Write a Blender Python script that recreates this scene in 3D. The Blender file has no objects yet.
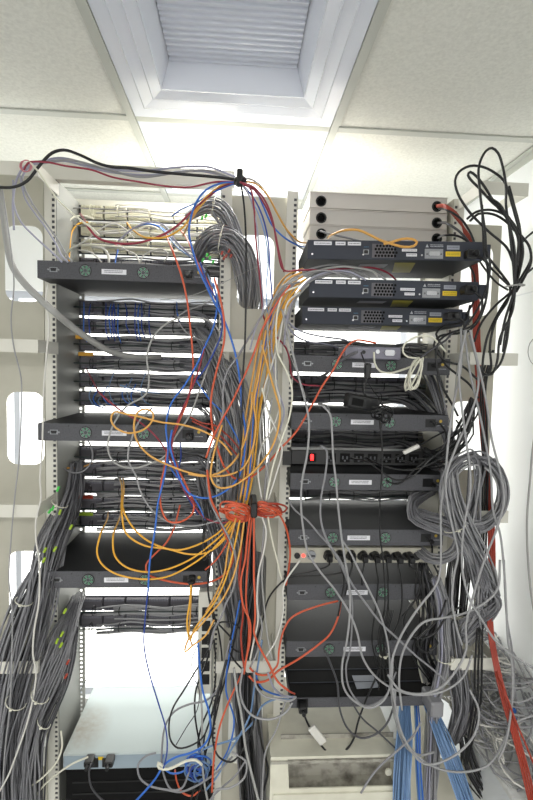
import bpy, math, random
from mathutils import Vector, Matrix, geometry
R = math.radians
random.seed(7)
SC = bpy.context.scene
COL = SC.collection

# ---------------------------------------------------------------- camera
F = 467.0
CAM = Vector((0, 0, 1.70))
v1 = Vector((-27.0, -32, F)).normalized()                 # world +Y seen from the camera
v2 = Vector((-153.0, 6060, 467)); v2 = (v2 - v2.dot(v1) * v1).normalized()   # world down
xc = v2.cross(v1)                                         # world +X
rt = Vector((xc.x, v1.x, -v2.x)); up = -Vector((xc.y, v1.y, -v2.y)); bk = -Vector((xc.z, v1.z, -v2.z))
cd = bpy.data.cameras.new('camera'); cam = bpy.data.objects.new('camera', cd); COL.objects.link(cam)
cam.matrix_world = Matrix(((rt.x, up.x, bk.x, CAM.x), (rt.y, up.y, bk.y, CAM.y), (rt.z, up.z, bk.z, CAM.z), (0, 0, 0, 1)))
cd.sensor_fit = 'VERTICAL'; cd.sensor_height = 36; cd.lens = F / 800 * 36; cd.clip_start = .02
SC.camera = cam
CEIL = CAM.z + .664

def ray(px, py):
    d = Vector((px - 266.5, py - 400, F))
    return Vector((d.dot(xc), d.dot(v1), -d.dot(v2)))
def P(px, py, Y):
    d = ray(px, py); return CAM + d * (Y / d.y)
def Pz(px, py, z=CEIL):
    d = ray(px, py); return CAM + d * ((z - CAM.z) / d.z)

# ---------------------------------------------------------------- light
w = bpy.data.worlds.new('world'); SC.world = w; w.use_nodes = True
bg = w.node_tree.nodes['Background']; bg.inputs[0].default_value = (1, .985, .955, 1); bg.inputs[1].default_value = 1.25
vs = SC.view_settings
vs.view_transform = 'Standard'; vs.look = 'None'; vs.gamma = 1; vs.use_curve_mapping = False; vs.exposure = 0.33
SC.cycles.use_denoising = True
SC.cycles.max_bounces = 8
def area(name, loc, sx, sy, power, rot=(0, 0, 0), col=(1, .99, .96)):
    l = bpy.data.lights.new(name, 'AREA'); l.shape = 'RECTANGLE'; l.size = sx; l.size_y = sy; l.energy = power; l.color = col
    o = bpy.data.objects.new(name, l); o.location = loc; o.rotation_euler = rot; COL.objects.link(o); return o
LY0, LY1 = 1.30, 1.86                                       # the lit ceiling module behind and above the racks
area('lamp_light', (0, (LY0 + LY1) / 2, CEIL - .012), .5, .5, 10)
area('lamp_light', (0, -1.1, CEIL - .02), .5, .5, 30)  # added fill light for the rack fronts, unseen behind the camera

# ---------------------------------------------------------------- materials
def lin(c):
    c = c / 255
    return c / 12.92 if c <= .04045 else ((c + .055) / 1.055) ** 2.4
def rgb(r, g, b): return (lin(r), lin(g), lin(b), 1)
MATS = {}
def mat(name, c, rough=.5, metal=0, noise=None, bump=None, emit=0, spec=None):
    m = bpy.data.materials.new(name); m.use_nodes = True; nt = m.node_tree; b = nt.nodes['Principled BSDF']
    col = rgb(*c)
    b.inputs['Base Color'].default_value = col; b.inputs['Roughness'].default_value = rough; b.inputs['Metallic'].default_value = metal
    if spec is not None: b.inputs['Specular IOR Level'].default_value = spec
    if emit: b.inputs['Emission Color'].default_value = col; b.inputs['Emission Strength'].default_value = emit
    if noise or bump:
        tc = nt.nodes.new('ShaderNodeTexCoord')
    if noise:
        sc_, amt, c2 = noise
        n = nt.nodes.new('ShaderNodeTexNoise'); n.inputs['Scale'].default_value = sc_; n.inputs['Detail'].default_value = 5
        rp = nt.nodes.new('ShaderNodeValToRGB'); rp.color_ramp.elements[0].position = .5 - .5 * (1 - amt) * .4; rp.color_ramp.elements[1].position = .72
        rp.color_ramp.elements[0].color = col; rp.color_ramp.elements[1].color = rgb(*c2)
        nt.links.new(tc.outputs['Object'], n.inputs['Vector']); nt.links.new(n.outputs['Fac'], rp.inputs['Fac']); nt.links.new(rp.outputs['Color'], b.inputs['Base Color'])
    if bump:
        sc_, st = bump
        n = nt.nodes.new('ShaderNodeTexNoise'); n.inputs['Scale'].default_value = sc_; n.inputs['Detail'].default_value = 3
        bp = nt.nodes.new('ShaderNodeBump'); bp.inputs['Strength'].default_value = st; bp.inputs['Distance'].default_value = .002
        nt.links.new(tc.outputs['Object'], n.inputs['Vector']); nt.links.new(n.outputs['Fac'], bp.inputs['Height']); nt.links.new(bp.outputs['Normal'], b.inputs['Normal'])
    MATS[name] = m; return m
mat('tile', (226, 226, 218), .95, noise=(140, .3, (212, 212, 204)), bump=(200, .35))
mat('tbar', (190, 192, 184), .5)
mat('white_gloss', (222, 226, 236), .18)
mat('wall_white', (244, 246, 246), .8)
mat('wall', (226, 229, 232), .8, bump=(40, .1))
mat('lamp', (255, 253, 245), .5, emit=3)
mat('added_window_glow', (255, 255, 250), .5, emit=2.0)  # glow of the added back wall window, whitens the gaps
mat('beige', (184, 181, 167), .42, noise=(9, .6, (176, 173, 159)))
mat('beige_light', (214, 212, 202), .42)
mat('side_grey', (138, 139, 134), .5)
mat('cover_beige', (204, 199, 193), .5)
mat('rail_grey', (178, 178, 172), .4)
mat('grey_case', (90, 90, 95), .6, noise=(300, .5, (76, 77, 80)), spec=.25)
mat('case_black', (42, 45, 48), .6, spec=.2)
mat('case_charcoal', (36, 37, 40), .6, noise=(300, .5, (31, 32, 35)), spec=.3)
mat('dark_case', (64, 67, 76), .6, spec=.2)
mat('black', (18, 18, 20), .4)
mat('black_matte', (14, 14, 15), .8, spec=.2)
mat('panel_dark', (74, 75, 80), .45)
mat('block_cream', (205, 202, 180), .5)
mat('block_dark', (96, 94, 100), .5)
mat('rod_green', (38, 52, 50), .35)
mat('chrome', (190, 190, 195), .25, 1)
mat('silver', (150, 152, 156), .4, .5)
mat('sticker', (228, 228, 234), .5)
mat('sticker_grey', (150, 155, 165), .5)
mat('sticker_yellow', (226, 192, 40), .5)
mat('sticker_olive', (150, 140, 30), .6)
mat('print', (120, 120, 130), .6)
mat('print_light', (175, 178, 184), .6)
mat('print_blue', (70, 130, 160), .6)
mat('green', (56, 140, 96), .5)
mat('yellow_dot', (200, 170, 70), .5)
mat('red_lamp', (255, 30, 30), .4, emit=5)
mat('red_lamp_dim', (255, 70, 60), .4, emit=2)
mat('white_box', (214, 226, 226), .4, noise=(6, .2, (206, 214, 208)))
mat('box_edge', (150, 165, 176), .4)
m = mat('stained_top', (196, 206, 206), .75, spec=.25)
nt = m.node_tree; tc = nt.nodes.new('ShaderNodeTexCoord'); mp = nt.nodes.new('ShaderNodeMapping'); gr = nt.nodes.new('ShaderNodeTexGradient'); gr.gradient_type = 'SPHERICAL'
mp.inputs['Location'].default_value = (2.1, -.75, -.45); mp.inputs['Scale'].default_value = (11, 8, 9)
nz = nt.nodes.new('ShaderNodeTexNoise'); nz.inputs['Scale'].default_value = 60; nz.inputs['Detail'].default_value = 6
mu = nt.nodes.new('ShaderNodeMath'); mu.operation = 'MULTIPLY'; mx = nt.nodes.new('ShaderNodeMixRGB'); mx.inputs[1].default_value = rgb(196, 206, 206); mx.inputs[2].default_value = rgb(150, 126, 98)
nt.links.new(tc.outputs['Object'], mp.inputs['Vector']); nt.links.new(mp.outputs['Vector'], gr.inputs['Vector']); nt.links.new(tc.outputs['Object'], nz.inputs['Vector'])
nt.links.new(gr.outputs['Fac'], mu.inputs[0]); nt.links.new(nz.outputs['Fac'], mu.inputs[1]); nt.links.new(mu.outputs[0], mx.inputs[0]); nt.links.new(mx.outputs[0], nt.nodes['Principled BSDF'].inputs['Base Color'])
mat('cream', (222, 220, 204), .45, noise=(14, .2, (205, 202, 186)))
mat('dust', (168, 165, 155), .6, noise=(30, .6, (96, 92, 84)))
mat('small_grey', (128, 126, 140), .4)
mat('floor_mat', (168, 168, 164), .8)
mat('dusty_white', (226, 226, 224), .8, noise=(60, .4, (205, 205, 203)))
mat('stain', (196, 180, 156), .8)
for k, c in dict(grey=(134, 134, 138), grey2=(114, 114, 119), grey3=(150, 150, 152), lav=(160, 160, 178), lgrey=(160, 160, 158), white=(208, 206, 200), cwhite=(218, 216, 200),
                 black=(20, 20, 22), orange=(202, 88, 56), red=(158, 56, 38), maroon=(142, 44, 62), yellow=(226, 168, 56), gold=(214, 160, 80), blue=(48, 106, 196),
                 dblue=(38, 66, 150), lblue=(128, 160, 204), bblue=(104, 134, 172), dark=(70, 70, 74), olive=(120, 120, 112), pink=(205, 130, 140), green=(70, 200, 80), lime=(160, 190, 50)).items():
    mat('c_' + k, c, .38)

# ---------------------------------------------------------------- mesh helpers
class MB:
    def __init__(s): s.v = []; s.f = []; s.smooth = False
    def box(s, x0, x1, y0, y1, z0, z1):
        n = len(s.v)
        s.v += [(x0, y0, z0), (x1, y0, z0), (x1, y1, z0), (x0, y1, z0), (x0, y0, z1), (x1, y0, z1), (x1, y1, z1), (x0, y1, z1)]
        s.f += [tuple(n + i for i in q) for q in ((0, 3, 2, 1), (4, 5, 6, 7), (0, 1, 5, 4), (1, 2, 6, 5), (2, 3, 7, 6), (3, 0, 4, 7))]
        return s
    def cbox(s, x0, x1, y0, y1, z0, z1, b=.001):
        # box with chamfered vertical and horizontal front edges (outline chamfer in x-z, front shrink)
        n = len(s.v)
        def ringp(y, k):
            return [(x0 + k + b, y, z0 + k), (x1 - k - b, y, z0 + k), (x1 - k, y, z0 + k + b), (x1 - k, y, z1 - k - b), (x1 - k - b, y, z1 - k), (x0 + k + b, y, z1 - k), (x0 + k, y, z1 - k - b), (x0 + k, y, z0 + k + b)]
        s.v += ringp(y0, b) + ringp(y0 + b, 0) + ringp(y1, 0)
        s.f.append(tuple(n + i for i in range(8))); s.f.append(tuple(n + 16 + 7 - i for i in range(8)))
        for k in (0, 8):
            for i in range(8): j = (i + 1) % 8; s.f.append((n + k + j, n + k + i, n + k + 8 + i, n + k + 8 + j))
        return s
    def disc(s, c, r, y0, y1, seg=16, r2=None):
        # solid cylinder along y at (cx, cz)
        n = len(s.v); cx, cz = c; r2 = r if r2 is None else r2
        for y, q in ((y0, r), (y1, r2)):
            for i in range(seg): a = i * 2 * math.pi / seg; s.v.append((cx + q * math.cos(a), y, cz + q * math.sin(a)))
        s.f.append(tuple(n + i for i in range(seg))); s.f.append(tuple(n + seg + seg - 1 - i for i in range(seg)))
        for i in range(seg): j = (i + 1) % seg; s.f.append((n + j, n + i, n + seg + i, n + seg + j))
        return s
    def ring(s, c, r0, r1, y0, y1, seg=20):
        n = len(s.v); cx, cz = c
        for y in (y0, y1):
            for q in (r0, r1):
                for i in range(seg): a = i * 2 * math.pi / seg; s.v.append((cx + q * math.cos(a), y, cz + q * math.sin(a)))
        a0, a1, b0, b1 = n, n + seg, n + 2 * seg, n + 3 * seg
        for i in range(seg):
            j = (i + 1) % seg
            s.f += [(a0 + i, a1 + i, a1 + j, a0 + j), (b0 + j, b1 + j, b1 + i, b0 + i), (a1 + i, b1 + i, b1 + j, a1 + j), (a0 + j, b0 + j, b0 + i, a0 + i)]
        return s
    def tube(s, pts, r, seg=6, closed=False):
        m = len(pts)
        if m < 2: return s
        n = len(s.v)
        T = []
        for i in range(m):
            if closed: t = pts[(i + 1) % m] - pts[i - 1]
            else: t = pts[min(i + 1, m - 1)] - pts[max(i - 1, 0)]
            T.append(t.normalized() if t.length > 1e-9 else Vector((0, 0, 1)))
        nrm = T[0].orthogonal().normalized()
        cs = [(math.cos(k * 2 * math.pi / seg), math.sin(k * 2 * math.pi / seg)) for k in range(seg)]
        for i in range(m):
            nrm = nrm - nrm.dot(T[i]) * T[i]
            nrm = nrm.normalized() if nrm.length > 1e-6 else T[i].orthogonal().normalized()
            bi = T[i].cross(nrm); rr = r[i] if isinstance(r, list) else r
            for c, q in cs: s.v.append(tuple(pts[i] + (nrm * c + bi * q) * rr))
        for i in range(m if closed else m - 1):
            for k in range(seg):
                k2 = (k + 1) % seg; i2 = (i + 1) % m
                s.f.append((n + i * seg + k, n + i * seg + k2, n + i2 * seg + k2, n + i2 * seg + k))
        if not closed:
            s.f.append(tuple(n + seg - 1 - k for k in range(seg))); s.f.append(tuple(n + (m - 1) * seg + k for k in range(seg)))
        return s
    def plate(s, outer, holes, y0, y1):
        # flat sheet in the x-z plane with holes
        loops = [outer] + holes; flat = [p for l in loops for p in l]
        tris = geometry.tessellate_polygon([[Vector((p[0], p[1], 0)) for p in l] for l in loops])
        n = len(s.v); m = len(flat)
        s.v += [(p[0], y0, p[1]) for p in flat] + [(p[0], y1, p[1]) for p in flat]
        for t in tris:
            s.f.append(tuple(n + i for i in t)); s.f.append(tuple(n + m + i for i in reversed(t)))
        k = 0
        for l in loops:
            q = len(l)
            for i in range(q):
                a, b = k + i, k + (i + 1) % q
                s.f.append((n + a, n + b, n + m + b, n + m + a))
            k += q
        return s
    def build(s, name, m, parent=None, smooth=False, kind=None):
        me = bpy.data.meshes.new(name); me.from_pydata(s.v, [], s.f); me.materials.append(MATS[m])
        if smooth: me.polygons.foreach_set('use_smooth', [True] * len(me.polygons))
        me.update()
        o = bpy.data.objects.new(name, me); COL.objects.link(o)
        if parent: o.parent = parent
        if kind: o['kind'] = kind
        return o
def tag(o, label, cat, group=None, kind=None):
    o['label'] = label; o['category'] = cat
    if group: o['group'] = group
    if kind: o['kind'] = kind
    return o
def empty(name, loc, label=None, cat=None, group=None, rz=0, ry=0):
    o = bpy.data.objects.new(name, None); o.location = loc; o.rotation_euler = (0, ry, rz); o.empty_display_size = .02; COL.objects.link(o)
    if label: tag(o, label, cat, group)
    return o
def kids(o): return [c for c in bpy.data.objects if c.parent == o]
def copy_tree(o, parent=None, KM=None):
    if KM is None:
        KM = {}
        for c in bpy.data.objects:
            if c.parent: KM.setdefault(c.parent.name, []).append(c)
    c = o.copy(); COL.objects.link(c)
    if parent: c.parent = parent
    for ch in KM.get(o.name, []): copy_tree(ch, c, KM)
    return c
def rrect(x0, x1, z0, z1, r, seg=5):
    p = []
    for cx, cz, a0 in ((x1 - r, z1 - r, 0), (x0 + r, z1 - r, 90), (x0 + r, z0 + r, 180), (x1 - r, z0 + r, 270)):
        for i in range(seg + 1): a = R(a0 + 90 * i / seg); p.append((cx + r * math.cos(a), cz + r * math.sin(a)))
    return p

# ---------------------------------------------------------------- cable helpers
def spline(ps, step=.009):
    out = []; n = len(ps)
    for i in range(n - 1):
        p0 = ps[i - 1] if i else ps[0] * 2 - ps[1]; p1 = ps[i]; p2 = ps[i + 1]; p3 = ps[i + 2] if i + 2 < n else ps[-1] * 2 - ps[-2]
        # centripetal Catmull-Rom
        d1 = max((p1 - p0).length, 1e-5) ** .5; d2 = max((p2 - p1).length, 1e-5) ** .5; d3 = max((p3 - p2).length, 1e-5) ** .5
        m1 = (p1 - p0) / d1 - (p2 - p0) / (d1 + d2) + (p2 - p1) / d2; m2 = (p2 - p1) / d2 - (p3 - p1) / (d2 + d3) + (p3 - p2) / d3
        m1 *= d2; m2 *= d2
        k = max(2, min(14, int((p2 - p1).length / step)))
        for j in range(k):
            t = j / k; t2 = t * t; t3 = t2 * t
            out.append(p1 * (2 * t3 - 3 * t2 + 1) + m1 * (t3 - 2 * t2 + t) + p2 * (-2 * t3 + 3 * t2) + m2 * (t3 - t2))
    out.append(ps[-1].copy()); return out
def parse(s, Y=1.16):
    raw = [list(map(float, t.split())) for t in s.split(',')]
    known = [(i, q[2]) for i, q in enumerate(raw) if len(q) > 2]
    if not known: known = [(0, Y)]
    out = []
    for i, q in enumerate(raw):
        lo = [k for k in known if k[0] <= i]; hi = [k for k in known if k[0] >= i]
        if lo and hi:
            a, b = lo[-1], hi[0]; y = a[1] if a[0] == b[0] else a[1] + (b[1] - a[1]) * (i - a[0]) / (b[0] - a[0])
        else: y = (lo[-1] if lo else hi[0])[1]
        out.append((q[0], q[1], y, q[3] if len(q) > 3 else None))
    return out
def cable(label, c, r, path, Y=1.16, cat='cable', name='network_cable', group=None, seg=8):
    if c in ('black', 'dark') and name == 'network_cable': name, cat = 'power_lead', 'power cable'
    ps = [P(a, b, y) for a, b, y, _ in parse(path, Y)]
    mb = MB().tube(spline(ps), r / 1000, seg)
    o = mb.build(name, 'c_' + c, smooth=True); tag(o, label, cat, group); return o
MASSES = {}
def mass(c): return MASSES.setdefault(c, MB())
def mass_build(name, label):
    vs_, fs, mi = [], [], []
    for i, (c, m) in enumerate(MASSES.items()):
        n = len(vs_); vs_ += m.v; fs += [tuple(n + q for q in f) for f in m.f]; mi += [i] * len(m.f)
    me = bpy.data.meshes.new(name); me.from_pydata(vs_, [], fs)
    for c in MASSES: me.materials.append(MATS['c_' + c])
    me.polygons.foreach_set('material_index', mi); me.polygons.foreach_set('use_smooth', [True] * len(fs)); me.update()
    o = bpy.data.objects.new(name, me); COL.objects.link(o); return tag(o, label, 'cable', None, 'stuff')
def bundle(label, group, cols, r, n, path, lat, dep, twist=.8, name='network_cable', seg=5, front=True, step=.02, jit=.25, cap=3):
    """n strands along one path (given spread per control point as a share of lat); strands at the back join one mass"""
    pp = parse(path); ps = [P(a, b, y) for a, b, y, _ in pp]; sp = [q[3] if q[3] else 1 for q in pp]
    made = 0
    order = sorted(range(n), key=lambda i: math.sqrt((i + .5) / n) * math.sin(i * 2.39996))[:cap]
    for i in range(n):
        rho = math.sqrt((i + .5) / n); th = i * 2.39996
        ph = random.uniform(0, 6.28); tw = twist * random.uniform(.5, 1.3); j = random.uniform(-jit, jit)
        pts = []; m = len(ps)
        for k in range(m):
            t = ps[min(k + 1, m - 1)] - ps[max(k - 1, 0)]; t.y = 0
            L = Vector((-t.z, 0, t.x)).normalized() if t.length > 1e-6 else Vector((1, 0, 0))
            q = th + tw * math.sin(k * .9 + ph) * .5
            rr = rho * (1 + j * math.sin(k * 1.7 + ph))
            pts.append(ps[k] + L * (lat * sp[k] * rr * math.cos(q)) + Vector((0, dep * rr * math.sin(q), 0)))
        sl = spline(pts, step)
        if i in order:
            cc = cols[i % len(cols)]; blk = label.startswith('black') and 'network' not in label
            o = MB().tube(sl, r / 1000, seg).build('power_lead' if blk else name, 'c_' + cc, smooth=True); tag(o, label, 'power cable' if blk else 'cable', group); made += 1
        else: mass(cols[i % len(cols)]).tube(sl, r / 1000, 5)
    return made
def tie(label, px, py, Y, rx, ry, ang=0, c='cwhite', th=1.3):
    """a cable tie: closed band round a bundle, ang = direction of the bundle in degrees from vertical"""
    c0 = P(px, py, Y); a = R(ang); L = Vector((math.cos(a), 0, math.sin(a)))
    pts = [c0 + L * (rx * math.cos(t * 2 * math.pi / 20)) + Vector((0, ry * math.sin(t * 2 * math.pi / 20), 0)) for t in range(9, 22)]
    mb = MB().tube(pts, th / 1000, 6)
    u = Vector((-L.z, 0, L.x)) * .003; q = c0 + Vector((0, -ry, 0))
    mb.box(q.x - .003, q.x + .003, q.y - .004, q.y + .001, q.z - .0025, q.z + .0025)
    return tag(mb.build('cable_tie', 'c_' + c, smooth=False), label, 'cable tie')

# ================================================================ the room
XW = .50 * (Pz(533, 150).x + Pz(498, 179).x) + .0
XL = -1.75; YB = 2.02; YF = -2.2
YX = Pz(232, 124).y                                       # the cross bar
XT = [(Pz(75, 0).x + Pz(155, 165).x) / 2, (Pz(385, 0).x + Pz(310, 190).x) / 2]
def struct(name, mb, m, parent=None):
    o = mb.build(name, m, parent)
    if parent is None: o['kind'] = 'structure'
    return o
MAT = dict(floor='floor_mat')
struct('floor', MB().box(XL, XW, YF, YB, -.05, 0), 'floor_mat')
struct('wall_back', MB().box(XL - .1, XW + .1, YB, YB + .1, 0, CEIL + .1), 'wall_white')
wx0, wx1, wz0, wz1 = -1.35, XW - .12, .22, 2.0
bw = bpy.data.objects['wall_back']; bpy.data.objects.remove(bw)
struct('wall_back', MB().plate([(XL - .1, 0), (XW + .1, 0), (XW + .1, CEIL + .1), (XL - .1, CEIL + .1)], [[(wx0, wz0), (wx1, wz0), (wx1, wz1), (wx0, wz1)]], YB, YB + .1), 'wall_white')
wn = empty('added_window_1', ((wx0 + wx1) / 2, YB + .03, wz0)); wn['kind'] = 'structure'; ww, wh = wx1 - wx0, wz1 - wz0  # invented window, added to light the gaps behind the racks
for a, b, c, d in ((-ww / 2, ww / 2, 0, .03), (-ww / 2, ww / 2, wh - .03, wh), (-ww / 2, -ww / 2 + .03, .03, wh - .03), (ww / 2 - .03, ww / 2, .03, wh - .03)): MB().box(a, b, 0, .05, c, d).build('added_window_frame', 'white_gloss', wn)
wc = (wx0 + wx1) / 2; eds = [-ww / 2 + .03, -.95 - wc, .07 - wc, ww / 2 - .03]
for k in range(3):
    a = eds[k]
    MB().box(a + .004, eds[k + 1] - .004, .035, .041, .03, wh - .03).build('added_window_pane', 'added_window_glow', wn)
    if k: MB().box(a - .012, a + .012, .005, .034, .03, wh - .03).build('added_mullion', 'white_gloss', wn)
struct('wall_right', MB().box(XW, XW + .1, YF, YB, 0, CEIL + .1), 'wall_white')
struct('wall_left', MB().box(XL - .1, XL, YF, YB, 0, CEIL + .1), 'wall')
ce = struct('ceiling', MB().box(XL, XW, YF, YB, CEIL + .10, CEIL + .16), 'white_gloss')
PIT = XT[1] - XT[0]
xs = sorted(set([XT[0] + PIT * k for k in range(-3, 2)] ))
xs = [XL] + [x for x in xs if XL + .05 < x < XW - .05] + [XW]
ys = [YX + PIT * k for k in range(-6, 5)]; ys = [YF] + [y for y in ys if YF + .05 < y < YB - .05] + [YB]
tile_xz = {}
def nearest(a, v): return min(range(len(a)), key=lambda i: abs(a[i] - v))
ixc = nearest(xs, XT[0]); iyc = nearest(ys, YX)
skip = {(ixc, iyc - 1), (ixc, iyc), (ixc, iyc - 4)}
for i in range(len(xs) - 1):
    for j in range(len(ys) - 1):
        if (i, j) in skip: continue
        x0, x1, y0, y1 = xs[i] + .002, xs[i + 1] - .002, ys[j] + .002, ys[j + 1] - .002
        struct('tile', MB().box(x0, x1, y0, y1, CEIL + .004, CEIL + .018), 'tile', ce)
for x in xs[1:-1]:
    b = MB().box(x - .0105, x + .0105, YF, YB, CEIL - .003, CEIL + .003); b.box(x - .001, x + .001, YF, YB, CEIL + .003, CEIL + .04)
    struct('grid_bar', b, 'tbar', ce)
for y in ys[1:-1]:
    for i in range(len(xs) - 1):
        struct('grid_bar', MB().box(xs[i] + .012, xs[i + 1] - .012, y - .012, y + .012, CEIL - .0005, CEIL + .0032), 'tbar', ce)
struct('trim_1', MB().box(XW - .022, XW, YF, YB, CEIL - .002, CEIL + .001).box(XW - .002, XW, YF, YB, CEIL - .022, CEIL), 'tbar')
# joints of the wall panels (thin raised strips)
struct('trim_2', MB().box(XW - .003, XW, YF, YB, CEIL - .42, CEIL - .417), 'wall')

# ---- air diffuser in the ceiling
dx0, dx1, dy0, dy1 = XT[0] + .012, XT[1] - .012, YX - PIT + .012, YX - .012
df = empty('air_diffuser', ((dx0 + dx1) / 2, (dy0 + dy1) / 2, CEIL), 'square white ceiling air diffuser with stepped rings round a slatted grille', 'air diffuser')
hx, hy = (dx1 - dx0) / 2, (dy1 - dy0) / 2
def frame_ring(a, b, c, d, za, zb, name, m='white_gloss', ya=0, yb=0):
    """square sloping ring from half-size (a, b) at height za to (c, d) at zb, 3 mm thick"""
    mb = MB(); t = .003
    for z in (0, t):
        mb.v += [(-a, -b + ya, za + z), (a, -b + ya, za + z), (a, b + ya, za + z), (-a, b + ya, za + z), (-c, -d + yb, zb + z), (c, -d + yb, zb + z), (c, d + yb, zb + z), (-c, d + yb, zb + z)]
    for i in range(4):
        j = (i + 1) % 4
        mb.f += [(i, j, 4 + j, 4 + i), (8 + j, 8 + i, 12 + i, 12 + j), (i, 8 + i, 8 + j, j), (4 + j, 12 + j, 12 + i, 4 + i)]
    return mb.build(name, m, df)
ox = .172; oy = .172
steps = [(1.0, .86), (.83, .70), (.67, .55), (.52, .42)]
st = [(hx, hy), (hx - .030, hy - .030), (hx - .034, hy - .034), (hx - .060, hy - .060), (hx - .064, hy - .064), (hx - .088, hy - .088), (ox, oy)]
hs = [0, .002, -.002, .003, -.002, .003, .0]
for i in range(6): frame_ring(*st[i], *st[i + 1], hs[i], hs[i + 1], 'frame_ring', ya=-.04 * i / 6, yb=-.04 * (i + 1) / 6)
frame_ring(ox, oy, .150, .152, .0, .062, 'recess', ya=-.04, yb=-.04)
for k in range(17):
    y = -.185 + k * .0178
    MB().box(-.15, .15, y, y + .0026, .049, .056).box(-.15, .15, y + .0048, y + .0168, .0545, .056).build('slat', 'white_gloss', df)
MB().box(-.16, .16, -.20, .12, .075, .078).build('back_plate', 'white_gloss', df)

# ---- ceiling lamps, one in view and one added for fill: housing, lit panel, louvre bars
def lamp(ix, iy, label):
    x0, x1, y0, y1 = xs[ix] + .012, xs[ix + 1] - .012, ys[iy] + .012, ys[iy + 1] - .012
    t = empty('ceiling_lamp', ((x0 + x1) / 2, (y0 + y1) / 2, CEIL), label, 'ceiling lamp'); a, b = (x1 - x0) / 2, (y1 - y0) / 2
    mb = MB().box(-a, a, -b, -b + .025, 0, .05).box(-a, a, b - .025, b, 0, .05).box(-a, -a + .025, -b + .025, b - .025, 0, .05).box(a - .025, a, -b + .025, b - .025, 0, .05)
    mb.build('housing', 'white_gloss', t)
    MB().box(-a + .025, a - .025, -b + .025, b - .025, .012, .016).build('lit_panel', 'lamp', t)
    for k in range(5):
        y = -b + .025 + (k + .5) * (2 * b - .05) / 5
        MB().box(-a + .025, a - .025, y - .002, y + .002, -.001, .011).build('louvre_bar', 'white_gloss', t)
lamp(ixc, iyc, 'lit ceiling lamp panel glaring white behind the air diffuser')
lamp(ixc, iyc - 4, 'added fill lamp panel in the ceiling behind the viewer, out of view')  # added fixture out of view, carries the front fill light

# ================================================================ racks
YN, YFAR = 1.35, 1.54
TOPZ = P(120, 182, YN).z
UU = .04445
def rail(parent, x, y, m='beige_light', w=.028, off=0, z1=None):
    """perforated mounting rail facing the viewer: two strips and the bars between the square holes; x = line of holes"""
    z1 = z1 or TOPZ; mb = MB(); t = .002; h = .0040
    l, r_ = x - w / 2 + off, x + w / 2 + off
    mb.box(l, x - h, y, y + t, .02, z1); mb.box(x + h, r_, y, y + t, .02, z1)
    z = .06; prev = .02
    while z < z1 - .02:
        mb.box(x - h, x + h, y, y + t, prev, z - h); prev = z + h; z += UU / 3
    mb.box(x - h, x + h, y, y + t, prev, z1)
    return mb.build('rail', m, parent)
racks = []
for nm, lab, pl, pr in (('l', 'beige steel rack on the left, open at its foot above a white box', 54, 217), ('r', 'beige steel rack on the right, topped by three beige covers', 291, 451)):
    xl = P(pl, 360, YN).x; xr = xl + .467
    if nm == 'r': TOPZ = P(291, 191, YN).z
    t = empty('equipment_rack', (xl + .233, YN, 0), lab, 'rack'); racks.append((xl, xr))
    ax = xl + .233; A = xl - ax; B = xr - ax
    g = [rail(t, A, 0, 'beige_light', .030, -.009), rail(t, B, 0, 'beige_light', .030, .009),
         rail(t, A + .010, YFAR - YN, 'rail_grey', .022, .002), rail(t, B - .010, YFAR - YN, 'rail_grey', .022, -.002)]
    for e in (A, B): MB().box(e - .007, e + .007, .004, .007, .03, TOPZ - .01).build('rail_lining', 'panel_dark', t)
    for s, e in ((-1, A + .008), (1, B - .008)):
        q = (e, e - .0025) if s < 0 else (e + .0025, e)
        MB().box(min(q), max(q), .003, YFAR - YN - .001, .02, TOPZ).build('side_wall', 'side_grey' if nm == 'l' else 'beige', t)
    if nm == 'l': MB().box(A - .03, B + .03, 0, .03, TOPZ, TOPZ + .045).build('top_beam', 'beige_light', t)
    MB().box(A - .03, B + .03, YFAR - YN - .004, YFAR - YN + .03, TOPZ - .04, TOPZ + .012).build('top_beam', 'beige_light', t)
    for e in (A, B): MB().box(e - .024, e + .024, -.02, YFAR - YN + .04, 0, .02).build('foot', 'beige', t)
(xlA, xlB), (xrA, xrB) = racks

# ---- vertical cable channels with slotted plates and projecting brackets
def channel(label, x0, x1, bx0, bx1, pys, ytop, hp, cat='cable channel'):
    t = empty('cable_channel', ((x0 + x1) / 2, YN + .01, 0), label, cat); cx = (x0 + x1) / 2
    zt = P(60, ytop, YN).z; w_ = .052
    holes = []
    zc = P(24, 263, YN).z; hc = P(hp, 350, YN).x - cx
    for k in range(4):
        z = zc - k * .462
        if z - .1 > .1: holes.append(rrect(hc - w_, hc + w_, z - .104, z + .104, .03))
    for yy, nm in ((0, 'slotted_plate'),):
        MB().plate([(x0 - cx, .03), (x1 - cx, .03), (x1 - cx, zt), (x0 - cx, zt)], holes, yy, yy + .003).build(nm, 'beige', t)
    MB().box(x0 - cx, x0 - cx + .003, .004, .034, .03, zt).build('side_flange', 'beige', t)
    MB().box(x1 - cx - .003, x1 - cx, .004, .034, .03, zt).build('side_flange', 'beige', t)
    for py in pys:
        yb = 1.225 - YN - .01; ym = (bx0 + bx1) / 2
        z = P((bx0 + bx1) / 2, py, 1.225).z; h = .0165
        sh = (360 - py) * (.062 if bx0 > 400 else .02 if bx0 > 0 else 0)
        a, b = P(bx0 + sh, py, 1.225).x - cx, P(bx1 + sh, py, 1.225).x - cx
        mb = MB().box(a, b, yb, yb + .0025, z - h, z + h)
        mb.box(a, a + .0025, yb + .0025, -.001, z - h, z + h).box(b - .0025, b, yb + .0025, -.001, z - h, z + h)
        mb.build('bracket', 'beige_light', t)
    return t
channel('slotted beige cable channel left of the left rack, holding the thick grey bundles', P(-45, 350, YN).x, P(43, 350, YN).x, -52, 38, (167, 345, 511, 668), 172, 23)
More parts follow.
